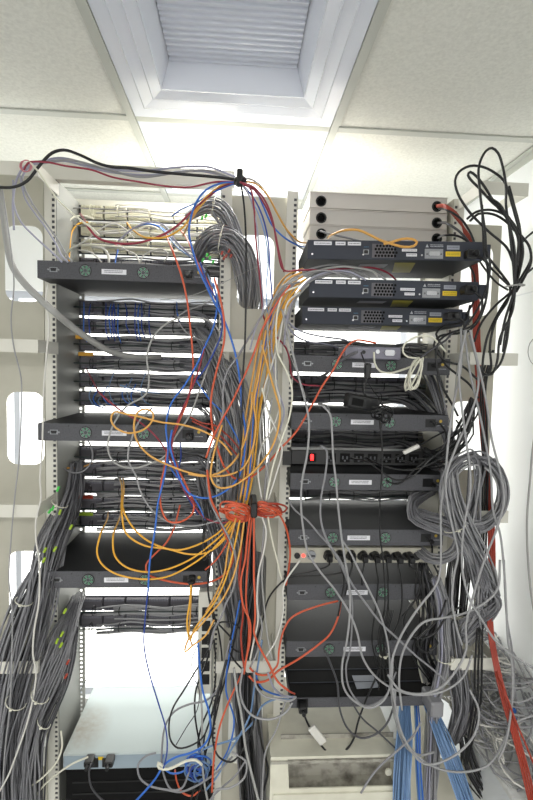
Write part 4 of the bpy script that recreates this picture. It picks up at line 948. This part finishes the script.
# plugs and leads at the right ends of the units
for py, x, lab in ((256, 468, 'topmost dark switch'), (291, 466, 'middle dark switch'), (317, 449, 'lowest dark switch')):
    plug('black plug in the right end of the ' + lab, x, py, 1.18, w=.016)
for k, (y, xx, lab) in enumerate(((366, 433, 'unit under the converter box'), (422, 431, 'unit beside the power adapter'), (482, 429, 'unit below the black power strip'), (537, 427, 'unit above the beige strip'), (592, 425, 'unit below the beige strip'), (648, 422, 'second lowest unit'))):
    plug('black plug in the ' + lab, xx, y, 1.295, w=.010, h=.009, d=.026)
for k, (px, lab) in enumerate(((189, 'uppermost'), (190, 'middle'), (192, 'lowest'))):
    plug('black plug in the right end of the %s grey unit of the left rack' % lab, px, (276, 436, 578)[k], 1.205, w=.010, h=.009, d=.02)
BL = [('black lead curling from the plug under the converter box', 3, '433 366 1.26, 442 362, 444 350, 440 342, 436 334, 444 326, 456 324, 466 320, 470 305'),
      ('black lead from the topmost dark switch round the right end', 3, '478 256 1.15, 486 262, 488 280, 486 300, 480 318, 470 330, 462 334'),
      ('black lead from the middle dark switch', 3, '474 291 1.15, 482 300, 480 315, 472 326, 460 330, 448 334, 440 340, 436 352, 438 372, 444 390, 452 404, 458 416'),
      ('black lead from the lowest dark switch', 3, '458 318 1.16, 464 322, 462 332, 452 334, 440 336, 434 345, 444 360, 462 366, 478 380'),
      ('black lead slanting down the right end of the upper units', 3, '438 350 1.17, 446 365, 458 375, 470 385, 478 398'),
      ('black lead falling from the unit beside the adapter', 2.6, '431 422 1.26, 440 424, 446 434, 444 448, 436 456, 424 462, 412 472, 402 482, 394 484, 386 480'),
      ('black lead leaving the power strip to the right, upper', 2.4, '350 458 1.27, 368 462 1.18, 382 472, 396 480, 410 478, 420 470, 432 458, 446 448, 456 440'),
      ('black lead leaving the power strip to the right, lower', 2.4, '366 458 1.27, 384 466 1.18, 402 470, 420 468, 438 460, 452 452, 462 446'),
      ('black lead leaving the power strip with a white tag', 2.4, '380 460 1.27, 394 458, 408 451, 422 444, 436 436, 448 430'),
      ('black lead bundled right of the power strip, first', 2.4, '400 460 1.26, 420 465, 436 468, 452 462, 460 450, 458 436'),
      ('black lead bundled right of the power strip, second', 2.4, '412 460 1.26, 430 458, 446 455, 458 444, 462 430, 456 420'),
      ('black lead falling from the unit above the beige strip', 2.6, '427 537 1.26, 432 546, 432 560, 438 574, 440 590, 436 604'),
      ('black lead falling from the unit below the beige strip', 2.6, '425 592 1.26, 418 598, 410 606, 404 620, 408 636, 420 640'),
      ('black lead looping across the right side of the lowest units', 2.8, '410 636 1.18, 424 638, 436 632, 444 620, 452 612, 462 606'),
      ('black lead circling the plug of the second lowest unit', 2.8, '446 600 1.18, 440 616, 430 628, 418 640, 420 650, 430 652, 438 642')]
for lab, r, p in BL: C(lab, 'black', r, p)
# leads dropping from the beige strip plugs
ends = ['320 569, 305 573, 288 576', '344 580, 341 600, 338 616', '349 578, 345 596', '362 575, 362 585', '378 580, 376 606, 372 640, 378 668', '388 580, 388 610, 384 640, 386 668', '401 578, 402 600, 398 622, 390 640', '416 570, 420 584, 414 602, 402 616']
for j, e in enumerate(ends):
    C('black lead dropping from the plug %s from the left in the beige strip' % nth[j], 'black', 2.5, '%f %f 1.25, %f %f 1.22, %s' % (PL[j][0], PL[j][1] + 3, PL[j][0] + 1, PL[j][1] + 11, e))
for i in range(7):
    x = 381 + i * 1.6
    C('thin black lead in the folded hank over the lowest right units', 'black', 1.6, '%f 610 1.21, %f 640, %f 670, %f 690 1.2' % (x + 3, x - 3, x + random.uniform(-6, 8), x + random.uniform(-10, 14)), group='black hank over the lowest right units', seg=6)
tie('white tie round the black hank over the lowest right units', 384, 655, 1.205, .012, .01, 8, 'cwhite', 2)
for i in range(6):
    a = 5 + random.uniform(0, 3); cx, cy = 378 + random.uniform(-3, 5), 408 + random.uniform(-2, 6)
    pts = ', '.join('%.1f %.1f %.3f' % (cx + a * math.cos(t * .9 + i) + t * .9, cy + a * .8 * math.sin(t * .9 + i) + t * .8, 1.13 + .012 * math.sin(t + i)) for t in range(9))
    C('turn of the black lead bunched beside the power adapter', 'black', 2.1, pts, group='bunched black lead beside the adapter')
# -- long grey cables falling at the right side
for lab, c, p in (
    ('long grey cable falling at the right, sweeping into a wide low loop', 'grey3', '461 328 1.1, 461 367, 454 402, 449 434, 445 478, 441 507, 441 547, 440 572, 436 585, 417 610, 399 640, 391 668, 395 704, 404 738, 425 764, 452 757, 473 737, 479 712, 470 690'),
    ('long grey cable falling at the right edge of the plate', 'grey3', '464 330 1.1, 470 372, 478 407, 485 440, 491 475, 493 510, 500 534, 504 569, 506 600, 508 640, 512 665, 512 700, 505 745, 498 760'),
    ('long grey cable falling and crossing over the others at the coil', 'grey3', '469 335 1.09, 477 362, 478 388, 468 421, 457 445, 446 478, 448 507, 454 534, 458 555, 454 575, 452 600, 456 625, 462 645'),
    ('long grey cable falling straight through the coil', 'grey3', '466 330 1.08, 459 370, 461 400, 466 440, 470 468, 470 494, 465 520, 462 547, 463 574, 470 600, 482 620, 495 640, 512 655, 533 668'),
    ('long grey cable curving right of the coil and back', 'grey3', '470 330 1.08, 486 400, 492 440, 500 472, 504 499, 497 528, 484 561, 473 597, 466 625, 466 650, 455 672, 440 688, 420 694, 400 690, 388 675'),
    ('pale thin cable falling beside the long grey ones', 'lgrey', '462 340 1.11, 456 380, 452 420, 448 450'),
    ('long grey cable looping from the coil across the lowest units', 'grey3', '500 560 1.1, 497 590, 480 606, 462 614, 442 618, 424 622, 411 636, 402 655, 399 680, 402 710'),
    ('grey cable swinging in the widest low loop at the right', 'grey3', '395 690 1.13, 396 720, 408 745, 432 766, 462 772, 488 765, 502 745, 512 725, 533 715'),
    ('grey cable hanging down the right wall', 'grey', '504 560 1.2, 505 590, 507 620, 512 650, 514 690, 508 730'),
    ('pale cable running along the right wall into the picture', 'lgrey', '542 410 1.2, 534 440, 530 480, 527 520, 528 560, 532 600, 540 640'),
    ('thin white cable looping on the right wall near the middle bracket', 'lgrey', '536 336 1.25, 530 343, 528 352, 531 362, 538 368')):
    C(lab, c, 2.8 if 'thin' not in lab else 1.2, p)
# -- black cables at the upper right, through and over the bracket
for i, p in enumerate(('486 252 1.12, 485 232, 482 210, 480 192, 479 166, 486 151, 492 148, 498 153, 503 168, 506 188, 506 205, 509 226, 512 253, 514 275, 514 290, 505 320, 500 345',
    '513 262 1.13, 507 248, 488 231, 472 215, 465 206, 458 194, 455 181, 459 172, 470 166, 483 167, 495 173, 504 181, 509 194, 515 215, 521 237, 523 253, 520 270, 516 286, 511 310, 505 335, 503 352',
    '514 288 1.13, 517 260, 518 238, 509 221, 496 205, 484 186, 476 176, 470 172, 468 175, 471 180, 479 188, 492 202, 506 214, 518 232, 529 246, 531 262, 524 278, 516 292',
    '470 221 1.15, 478 214, 492 214, 504 220, 516 232, 528 244, 531 258, 522 276, 515 288, 500 310, 488 335, 484 352, 482 370',
    '467 219 1.16, 476 212, 492 210, 506 216, 516 228, 520 250, 517 275, 514 288, 496 305, 482 322, 474 342',
    '484 252 1.14, 492 262, 503 276, 510 287, 508 300, 496 320, 490 345, 491 368, 488 375, 480 374',
    '486 196 1.12, 500 205, 508 222, 514 246, 515 286, 512 312, 500 338, 497 362, 492 374, 484 374, 480 366',
    '509 186 1.14, 514 205, 520 230, 520 262, 514 288, 510 315, 506 345, 500 364, 490 375')):
    C('thick black cable at the upper right bracket, ' + ['making the tallest loop over it', 'making the wide loop behind it', 'making the small pointed loop behind it', 'curving out furthest right under it', 'curving below it to the left', 'running low from the switches to the tie', 'passing under it to the lowest loop', 'dropping straightest from it'][i], 'black', 3.1, p, group='black cables looping over the upper right bracket')
for i, p in enumerate(('482 205 1.13, 483 230, 486 260, 500 277, 512 288', '533 268 1.2, 524 276, 516 287', '533 232 1.2, 524 240, 518 250', '466 245 1.24, 468 262, 474 275, 474 300, 466 315',
                       '486 250 1.12, 490 262, 488 282, 482 300, 472 318, 464 328', '470 245 1.22, 480 262, 496 282, 508 290')):
    C('black cable at the upper right plate, ' + ['dropping straight from the bracket', 'short, entering from the frame edge, lower', 'short, entering from the frame edge, upper', 'leftmost, close to the switch ends', 'curving back left to the lowest switch', 'rising right to the tie'][i], 'black', 2.8, p, group='loose black cables by the upper right plate')
tie('pale tie gathering the black cables at the upper right', 515, 286, 1.13, .022, .018, 5, 'lgrey', 2)
for i in range(3):
    x = 484 + i * 2.4
    C('black cable falling down the right plate to the foot, ' + ['leftmost', 'middle', 'rightmost'][i] + ' of three', 'black', 2.9, '%f 350 1.24, %f 385, %f 420 1.28, %f 470, %f 520, %f 570, %f 620, %f 665 1.22, %f 700, %f 740, %f 765' % (x + random.uniform(-6, 10), x - 3, x - 2, x - 1, x - 2, x - 4, x - 6, x - 9 + i, x - 10 + i, x - 16, x - 20 - i), group='black cables down the right plate')
C('black lead from the upper beige tray down behind the switches', 'black', 3.0, '438 208 1.34, 447 210 1.25, 460 218, 470 232, 476 248 1.2')
C('grey black lead from the middle beige tray', 'dark', 3.4, '438 223 1.34, 448 224 1.25, 460 232, 470 244, 476 254 1.2')
C('black lead from the lowest beige tray', 'black', 3.0, '438 238 1.34, 446 235 1.25, 458 236, 468 242, 474 252 1.2')
for i in range(4):
    d = i * 1.9
    C('orange red cable down the right side from the upper tray, ' + ['leftmost', 'second from left', 'third from left', 'rightmost'][i], 'red', 2.7, '437 %f 1.34, 447 %f 1.25, 458 %f 1.25, %f 240 1.25, %f 262 1.27, %f 300 1.28, %f 340, %f 400 1.3, %f 460, %f 520, %f 570, %f 625 1.22, %f 665 1.17, %f 700 1.13, %f 740 1.1, %f 780, %f 806' %
      (205 + d * .3, 206 + d * .5, 215 + d, 466 + d, 471 + d, 473 + d, 474 + d, 478 + d, 483 + d, 488 + d, 489 + d, 488 + d * .8, 494 + d * .8, 502 + d, 514 + d, 524 + d * 1.2, 530 + d), group='orange red cables down the right side', seg=8)
C('thin red cable beside the thick orange red ones near the foot', 'red', 2.6, '496 672 1.16, 506 695 1.1, 516 722, 526 745, 536 770')

# ================================================================ bundles
# left channel
bundle('grey network cable in the thick bundle leaving the left rack at the red tag rows', 'thick grey bundle of the left channel, upper', ['grey2', 'grey', 'grey2', 'dark'], 2.6, 50,
       '76 462 1.46 .45, 74 485 1.42 .6, 66 512 1.36 .85, 55 540 1.3 1, 46 570 1.26 1, 40 600 1.24 .95, 30 640 1.24 1, 18 685 1.24 .95, 10 730 1.24 .95, 8 770 1.24 1, 12 806 1.24 1', .044, .030, cap=13)
bundle('grey network cable in the thick bundle leaving the left rack below the lowest grey unit', 'thick grey bundle of the left channel, lower', ['grey2', 'grey', 'grey', 'grey2'], 2.8, 46,
       '78 596 1.44 .5, 72 612 1.38 .7, 64 634 1.3 .9, 54 660 1.26 1, 42 690 1.24 .85, 33 715 1.24 .85, 27 745 1.24 .95, 24 775 1.24 1, 24 806 1.24 1', .036, .026, cap=11)
bundle('grey network cable in the outermost bundle at the left edge', 'outermost grey bundle at the left edge', ['grey2', 'dark', 'grey'], 2.8, 24,
       '36 575 1.27 .7, 22 605 1.26 .9, 10 640 1.25 1, 2 680 1.25 1, -2 720 1.25 1, 0 806 1.25 1', .034, .022)
bundle('dark grey network cable in the bundle nearest the left rail at the foot', 'dark grey bundle by the foot of the left rail', ['dark', 'grey2', 'dark'], 2.8, 22,
       '72 625 1.34 .6, 66 655 1.3 .9, 58 685 1.28 1, 46 712 1.27 1, 36 740 1.27 1, 34 806 1.27 1', .030, .018)
tie('white tie on the upper left grey bundle, where it leaves the rack', 60, 503, 1.30, 0.022, 0.027, -28)
tie('white tie on the upper left grey bundle near its foot', 16, 702, 1.205, 0.026, 0.027, -25)
tie('white tie on the lower left grey bundle', 40, 696, 1.21, 0.023, 0.025, -30)
tie('white tie on the dark grey bundle by the left rail', 44, 722, 1.24, 0.020, 0.020, -38)
tie('white tie on the outermost left bundle', 24, 601, 1.22, 0.022, 0.022, -20)
# little coloured marks on the bundle
for i, (px, py, c) in enumerate(((50, 511, 'green'), (53, 508, 'green'), (60, 512, 'lime'), (58, 489, 'green'), (71, 527, 'lime'), (45, 550, 'lime'), (44, 560, 'lime'), (55, 549, 'lime'), (62, 634, 'lime'), (57, 641, 'lime'), (61, 645, 'lime'), (68, 662, 'red'), (66, 676, 'red'), (65, 611, 'lime'))):
    a_ = P(px, py, 1.235 + (.05 if py < 530 else 0)); d = Vector((random.uniform(.3, .6), 0, .8)).normalized() * .007
    tag(MB().tube([a_ - d, a_ + d], .0034, 7).build('cable_marker', 'c_' + c), 'small coloured marker band on a grey cable of the left bundles', 'marker', 'coloured marker bands on the left bundles')
# upper centre: two arcs from the top rows into the centre channel
bundle('grey network cable arching from the top rows of the left rack, upper arc', 'upper grey arc at the top of the centre channel', ['grey3', 'grey', 'grey3'], 2.5, 30,
       '186 218 1.46 .5, 198 210 1.42 .7, 212 206 1.36 .9, 224 214 1.33 1, 233 232 1.33 .9, 240 255 1.34 .9, 246 285 1.36 .9, 248 305 1.40 .9, 248 330 1.43 .9, 250 400 1.44 .9, 253 500 1.44 .9, 255 600 1.44 .9, 255 700 1.44 .9', .026, .020)
bundle('grey network cable arching from the third row of the left rack, lower arc', 'lower grey arc at the top of the centre channel', ['grey3', 'grey', 'grey'], 2.6, 40,
       '196 262 1.44 .5, 204 246 1.40 .8, 216 238 1.34 1, 230 240 1.32 1, 241 254 1.32 1, 248 275 1.34 .95, 251 298 1.37 .9, 250 316 1.43 .9, 250 350 1.46 1, 254 430 1.45 1, 257 520 1.45 1, 258 620 1.45 1, 256 700 1.45 1', .036, .026)
tie('pale tie on the lower grey arc', 221, 238, 1.30, .034, .03, 78)
tie('pale tie on the upper grey arc', 214, 206, 1.33, .024, .024, 80)
for i, (px, py, c) in enumerate(((222, 253, 'red'), (226, 256, 'red'), (229, 251, 'red'), (231, 256, 'red'), (224, 258, 'red'), (210, 258, 'green'), (207, 255, 'green'), (213, 262, 'green'), (203, 260, 'green'), (206, 216, 'green'), (202, 218, 'green'))):
    a_ = P(px, py, 1.29); d = Vector((.3, 0, .8)).normalized() * .005
    tag(MB().tube([a_ - d, a_ + d], .0032, 7).build('cable_marker', 'c_' + c), 'small coloured marker band on the grey arcs', 'marker', 'coloured marker bands on the grey arcs')
# centre bundle from the middle rows downwards
bundle('dark grey network cable in the wide sheet running from the middle rows into the centre', 'wide grey sheet in the centre', ['grey', 'grey3', 'grey2', 'grey'], 2.6, 70,
       '196 330 1.46 .25, 208 345 1.42 .5, 220 368 1.36 .9, 228 395 1.33 1.1, 234 425 1.32 1, 236 455 1.32 .95, 236 480 1.32 .9, 234 510 1.32 .8, 240 545 1.32 .8, 244 580 1.32 .75, 246 620 1.33 .7, 244 660 1.34 .7, 246 700 1.34 .8, 250 745 1.34 .8, 252 806 1.34 .8', .052, .030, .6, cap=13)
bundle('dark grey network cable fanning from the lower rows into the centre', 'lower grey fan into the centre', ['dark', 'grey2', 'grey'], 2.6, 26,
       '200 470 1.46 .4, 206 490 1.42 .7, 212 512 1.36 1, 220 538 1.34 1, 226 560 1.33 1, 230 590 1.33 .9, 236 625 1.33 .8', .036, .020, .6)
for y0 in (306, 324, 342, 360, 378, 398, 452, 468, 486, 503, 520):       # row tails running out of the rows into the centre
    for k in range(5):
        j = random.uniform(-4, 4)
        mass('grey2' if k % 2 else 'grey').tube(spline([P(180, y0 + 4 + j, 1.49), P(198, y0 + 6 + j, 1.45), P(210, y0 + 16 + 2 * j, 1.40), P(220, y0 + 40 + 3 * j, 1.35), P(228 + j, y0 + 80 + 3 * j, 1.34)], .03), .0027, 5)
# right rack: fans from the rows to the right side
for y0, xe, ye in ((384, 446, 428), (398, 446, 432), (440, 440, 470), (350, 438, 395)):
    bundle('grey network cable fanning out of the right rack rows to its right side', 'grey fans at the right ends of the rows', ['grey2', 'grey', 'dark'], 2.4, 12,
           '388 %f 1.49 .35, 402 %f 1.48 .5, 414 %f 1.44 .8, 428 %f 1.38 1, %f %f 1.32 .9, %f %f 1.30 .7' % (y0, y0 + 2, y0 + 8, y0 + 20, xe, ye, xe + 8, ye + 30), .020, .014, .5, cap=3)
# bundle from the large unit to the coil
bundle('grey network cable bulging out beside the unit above the beige strip', 'grey bulge beside the unit above the beige strip', ['grey2', 'grey', 'grey2'], 2.6, 26,
       '440 486 1.4 .6, 424 494 1.34 .8, 413 503 1.28 1, 416 514 1.24 1, 430 521 1.2 1, 446 526 1.19 1, 460 534 1.18 .9, 470 550 1.18 .9, 478 575 1.19 1, 484 600 1.2 1', .024, .018)
bundle('grey network cable sagging beside the beige power strip', 'grey sag beside the beige power strip', ['grey', 'grey3', 'grey2'], 2.5, 16,
       '414 540 1.34 .7, 420 552 1.28 1, 432 559 1.24 1, 446 557 1.22 1, 456 548 1.2 .9, 460 536 1.19 .8', .018, .014)
# the coil
rc = random.Random(11)
for i in range(30):
    k = i / 30; a = 22 + 11 * math.sqrt(rc.random()); b = a * rc.uniform(1.12, 1.28); cx, cy = 474 + rc.uniform(-3, 3), 492 + rc.uniform(-3, 3); yy = 1.2 + rc.uniform(-.022, .03)
    st_ = rc.uniform(1.6, 2.2); n_ = 15
    pts = ['%.1f %.1f %.3f' % (cx - a * math.cos(st_ + t * (6.0 / n_)) * 1, cy - b * math.sin(st_ + t * (6.0 / n_)), yy + .012 * math.sin(t * .8 + i)) for t in range(n_ + 1)]
    if i % 3 == 0: pts = pts[:-4]
    pts += ['%.1f %.1f %.3f' % (470 + rc.uniform(-8, 10), 548 + rc.uniform(-4, 4), yy), '%.1f %.1f %.3f' % (482 + rc.uniform(-9, 10), 575 + rc.uniform(-4, 4), yy), '%.1f %.1f %.3f' % (488 + rc.uniform(-12, 14), 600 + rc.uniform(-8, 8), yy), '%.1f %.1f %.3f' % (470 + rc.uniform(-12, 20), 625 + rc.uniform(-6, 10), 1.24)]
    cc = ['grey', 'grey2', 'grey', 'grey3'][i % 4]
    if i % 5 < 2: C('grey network cable in the large coil hanging at the right side', cc, 2.5, ', '.join(pts), group='large grey coil at the right side', seg=6)
    else: mass(cc).tube(spline([P(q[0], q[1], q[2]) for q in parse(', '.join(pts))], .02), .0025, 5)
bundle('grey network cable crossing the coil to the lower right', 'grey tail crossing below the coil', ['grey', 'grey2', 'grey3'], 2.6, 30,
       '448 470 1.2 .8, 452 495 1.18 .9, 462 525 1.17 1, 476 555 1.18 1, 487 580 1.2 1, 490 600 1.22 .9, 480 622 1.25 .8, 462 640 1.27 .8', .030, .020)
tie('white tie across the grey coil', 455, 528, 1.145, .028, .02, 22)
# lavender and grey vertical run below
bundle('lavender grey network cable in the upright run beside the lowest units', 'upright lavender run beside the lowest units', ['lav', 'grey', 'grey3', 'grey'], 2.4, 26,
       '436 578 1.26 .7, 442 600 1.24 .9, 443 630 1.24 1, 444 655 1.24 1, 440 680 1.24 .9, 435 705 1.24 .85, 434 735 1.25 .9, 432 770 1.26 1, 430 806 1.26 1', .020, .016)
bundle('grey network cable in the tapering hank at the right of the lowest unit', 'tapering grey hank at the lower right', ['grey2', 'grey', 'dark'], 2.6, 30,
       '450 620 1.26 .6, 452 650 1.25 .9, 458 680 1.24 1, 462 705 1.24 .9, 458 725 1.25 .8, 452 740 1.28 .6', .032, .02)
tie('white tie on the upright lavender run', 446, 659, 1.205, .022, .02, 8)
tag(MB().cbox(P(434, 704, 1.23).x - .018, P(434, 704, 1.23).x + .018, 1.205, 1.275, P(434, 712, 1.23).z, P(434, 697, 1.23).z, .004).build('tape_band', 'c_grey'), 'grey tape band round the upright cable run', 'tape')
bundle('cream network cable in the run behind the blue ones at the foot', 'cream run at the foot of the right rack', ['cwhite', 'lgrey', 'white'], 2.6, 10,
       '420 640 1.34 .8, 424 670 1.33 1, 430 700 1.31 1, 428 735 1.29 1, 426 806 1.28 1', .014, .010)
bundle('blue network cable in the straight bundle hanging under the right rack', 'straight blue bundle under the right rack', ['bblue', 'bblue', 'lblue', 'bblue'], 2.4, 34,
       '405 680 1.36 .7, 405 706 1.29 .8, 404 735 1.22 .9, 403 770 1.16 .9, 402 806 1.14 .9', .026, .018, .5)
bundle('blue network cable in the slanting bundle at the foot of the right rack', 'slanting blue bundle at the foot of the right rack', ['bblue', 'lblue', 'bblue'], 2.4, 28,
       '422 690 1.32 .7, 432 712 1.26 .9, 443 740 1.2 1, 455 770 1.16 1, 468 806 1.14 1.1', .020, .016, .5)
bundle('thin blue network cable between the straight and the slanting blue bundles', 'thin blue run between the blue bundles', ['bblue', 'blue'], 2.2, 8,
       '416 700 1.32 1, 417 725 1.25 1, 418 760 1.2 1, 421 806 1.18 1', .009, .008, .5)
bundle('black cable hanging at the lower right corner of the right rack', 'black run at the lower right corner', ['black', 'dark', 'black'], 2.6, 18,
       '462 728 1.34 .6, 466 748 1.33 .8, 472 770 1.32 1, 484 790 1.31 1, 496 806 1.3 1', .026, .016, .5)
bundle('black network cable in the core of the lower centre channel', 'dark core of the lower centre channel', ['black', 'dark', 'black', 'dark'], 2.8, 24,
       '246 505 1.30 .8, 249 540 1.28 .9, 250 580 1.28 1, 248 620 1.28 1, 246 660 1.29 .8, 244 700 1.30 1, 246 750 1.30 1, 250 806 1.30 1', .024, .018, .8)
# cables behind, right of the beige strip
bundle('black lead in the dark tangle right of the lowest units', 'dark tangle right of the lowest units', ['black', 'dark', 'black'], 2.4, 22,
       '420 560 1.3 .6, 426 590 1.26 1, 430 620 1.25 1.2, 424 650 1.26 1, 436 680 1.28 .6', .030, .02, 2.5, jit=.5)
bundle('black lead in the dark knot right of the black power strip', 'dark knot right of the black power strip', ['black', 'dark', 'black'], 2.4, 22,
       '424 452 1.3 .6, 440 456 1.26 .9, 454 446 1.24 1, 464 430 1.24 1, 470 412 1.24 .7, 474 400 1.26 .5', .026, .02, 2.5, jit=.5)
# tangle on the low cabinet at the right wall
rp = random.Random(4)
for i in range(84):
    x, y = rp.uniform(.78, XW - .02), rp.uniform(1.2, 1.68); z = .57 + rp.uniform(0, .25)
    a = rp.uniform(.04, .12); ph = rp.uniform(0, 6.28); tlt = rp.uniform(-.7, .9); pts = []
    for t in range(rp.randint(7, 14)):
        q = ph + t * rp.uniform(.6, .85); rr = a * rp.uniform(.8, 1.15)
        v = Vector((x + rr * math.cos(q), y + rr * math.sin(q) * .9, z + rr * math.sin(q) * tlt + t * .004))
        v.x = max(.70, min(v.x, XW - .008)); v.z = max(v.z, .564); pts.append(v)
    cc = ['grey3', 'white', 'lgrey', 'white', 'grey'][(i // 7 + i) % 5]
    if i % 7: mass(cc).tube(spline(pts, .02), .0027, 6); continue
    o = MB().tube(spline(pts, .02), .0027, 6).build('network_cable', 'c_' + cc, smooth=True)
    tag(o, 'grey cable in the tangled heap on the low cabinet by the right wall', 'cable', 'tangled heap on the low cabinet')
a_ = P(516, 716, 1.28)
tag(MB().tube([a_ + Vector((-.012, 0, .022)), a_, a_ + Vector((.014, 0, -.012))], .008, 8).build('connector_boot', 'c_blue', smooth=True), 'blue connector boot in the heap by the right wall', 'connector')
# pink wire wound at the upper left corner
for i in range(5):
    pts = ', '.join('%.1f %.1f %.3f' % (26 + (4.5 + i * .5) * math.cos(t * 1.05 + i), 166 + 6 * math.sin(t * 1.05 + i), 1.16 + .012 * math.sin(t * 1.05)) for t in range(8))
    C('turn of thin pink wire wound at the upper left corner', 'pink', 1.1, pts, group='pink wire winding', seg=5)
# red and green tags at the row ends
for py, c, lab in ((497, 'red', 'red tag at the left end of a row above the lowest grey unit'), (514, 'lime', 'green tag at the left end of the row above the lowest grey unit'), (354, 'yellow', 'yellow tag at the left end of a row in the upper left rack'), (337, 'yellow', 'small yellow tag at the left end of the second row below the top grey unit')):
    a_ = P(82 if py > 337 else 78, py, 1.50)
    tag(MB().cbox(a_.x - .012, a_.x + .034, a_.y, a_.y + .004, a_.z - .006, a_.z + .006, .001).build('row_tag', 'c_' + c), lab, 'tag')

bundle('grey', 'x', ['dark', 'grey2', 'black'], 2.8, 34, '462 520 1.45 .8, 459 560 1.44 1, 456 600 1.43 1, 453 650 1.43 1, 450 690 1.43 .9', .045, .02, cap=0)
# ---- leftovers gathered in masses
tag(ROWS.build('row_cables', 'c_grey3', smooth=True), 'grey cables lying along the patch panel rows of both racks', 'cable', None, 'stuff')
tag(ROWW.build('row_cables', 'c_white', smooth=True), 'white cables lying along the three top rows of the left rack', 'cable', None, 'stuff')
mass_build('packed_cables', 'cables packed behind the front strands of the bundles')
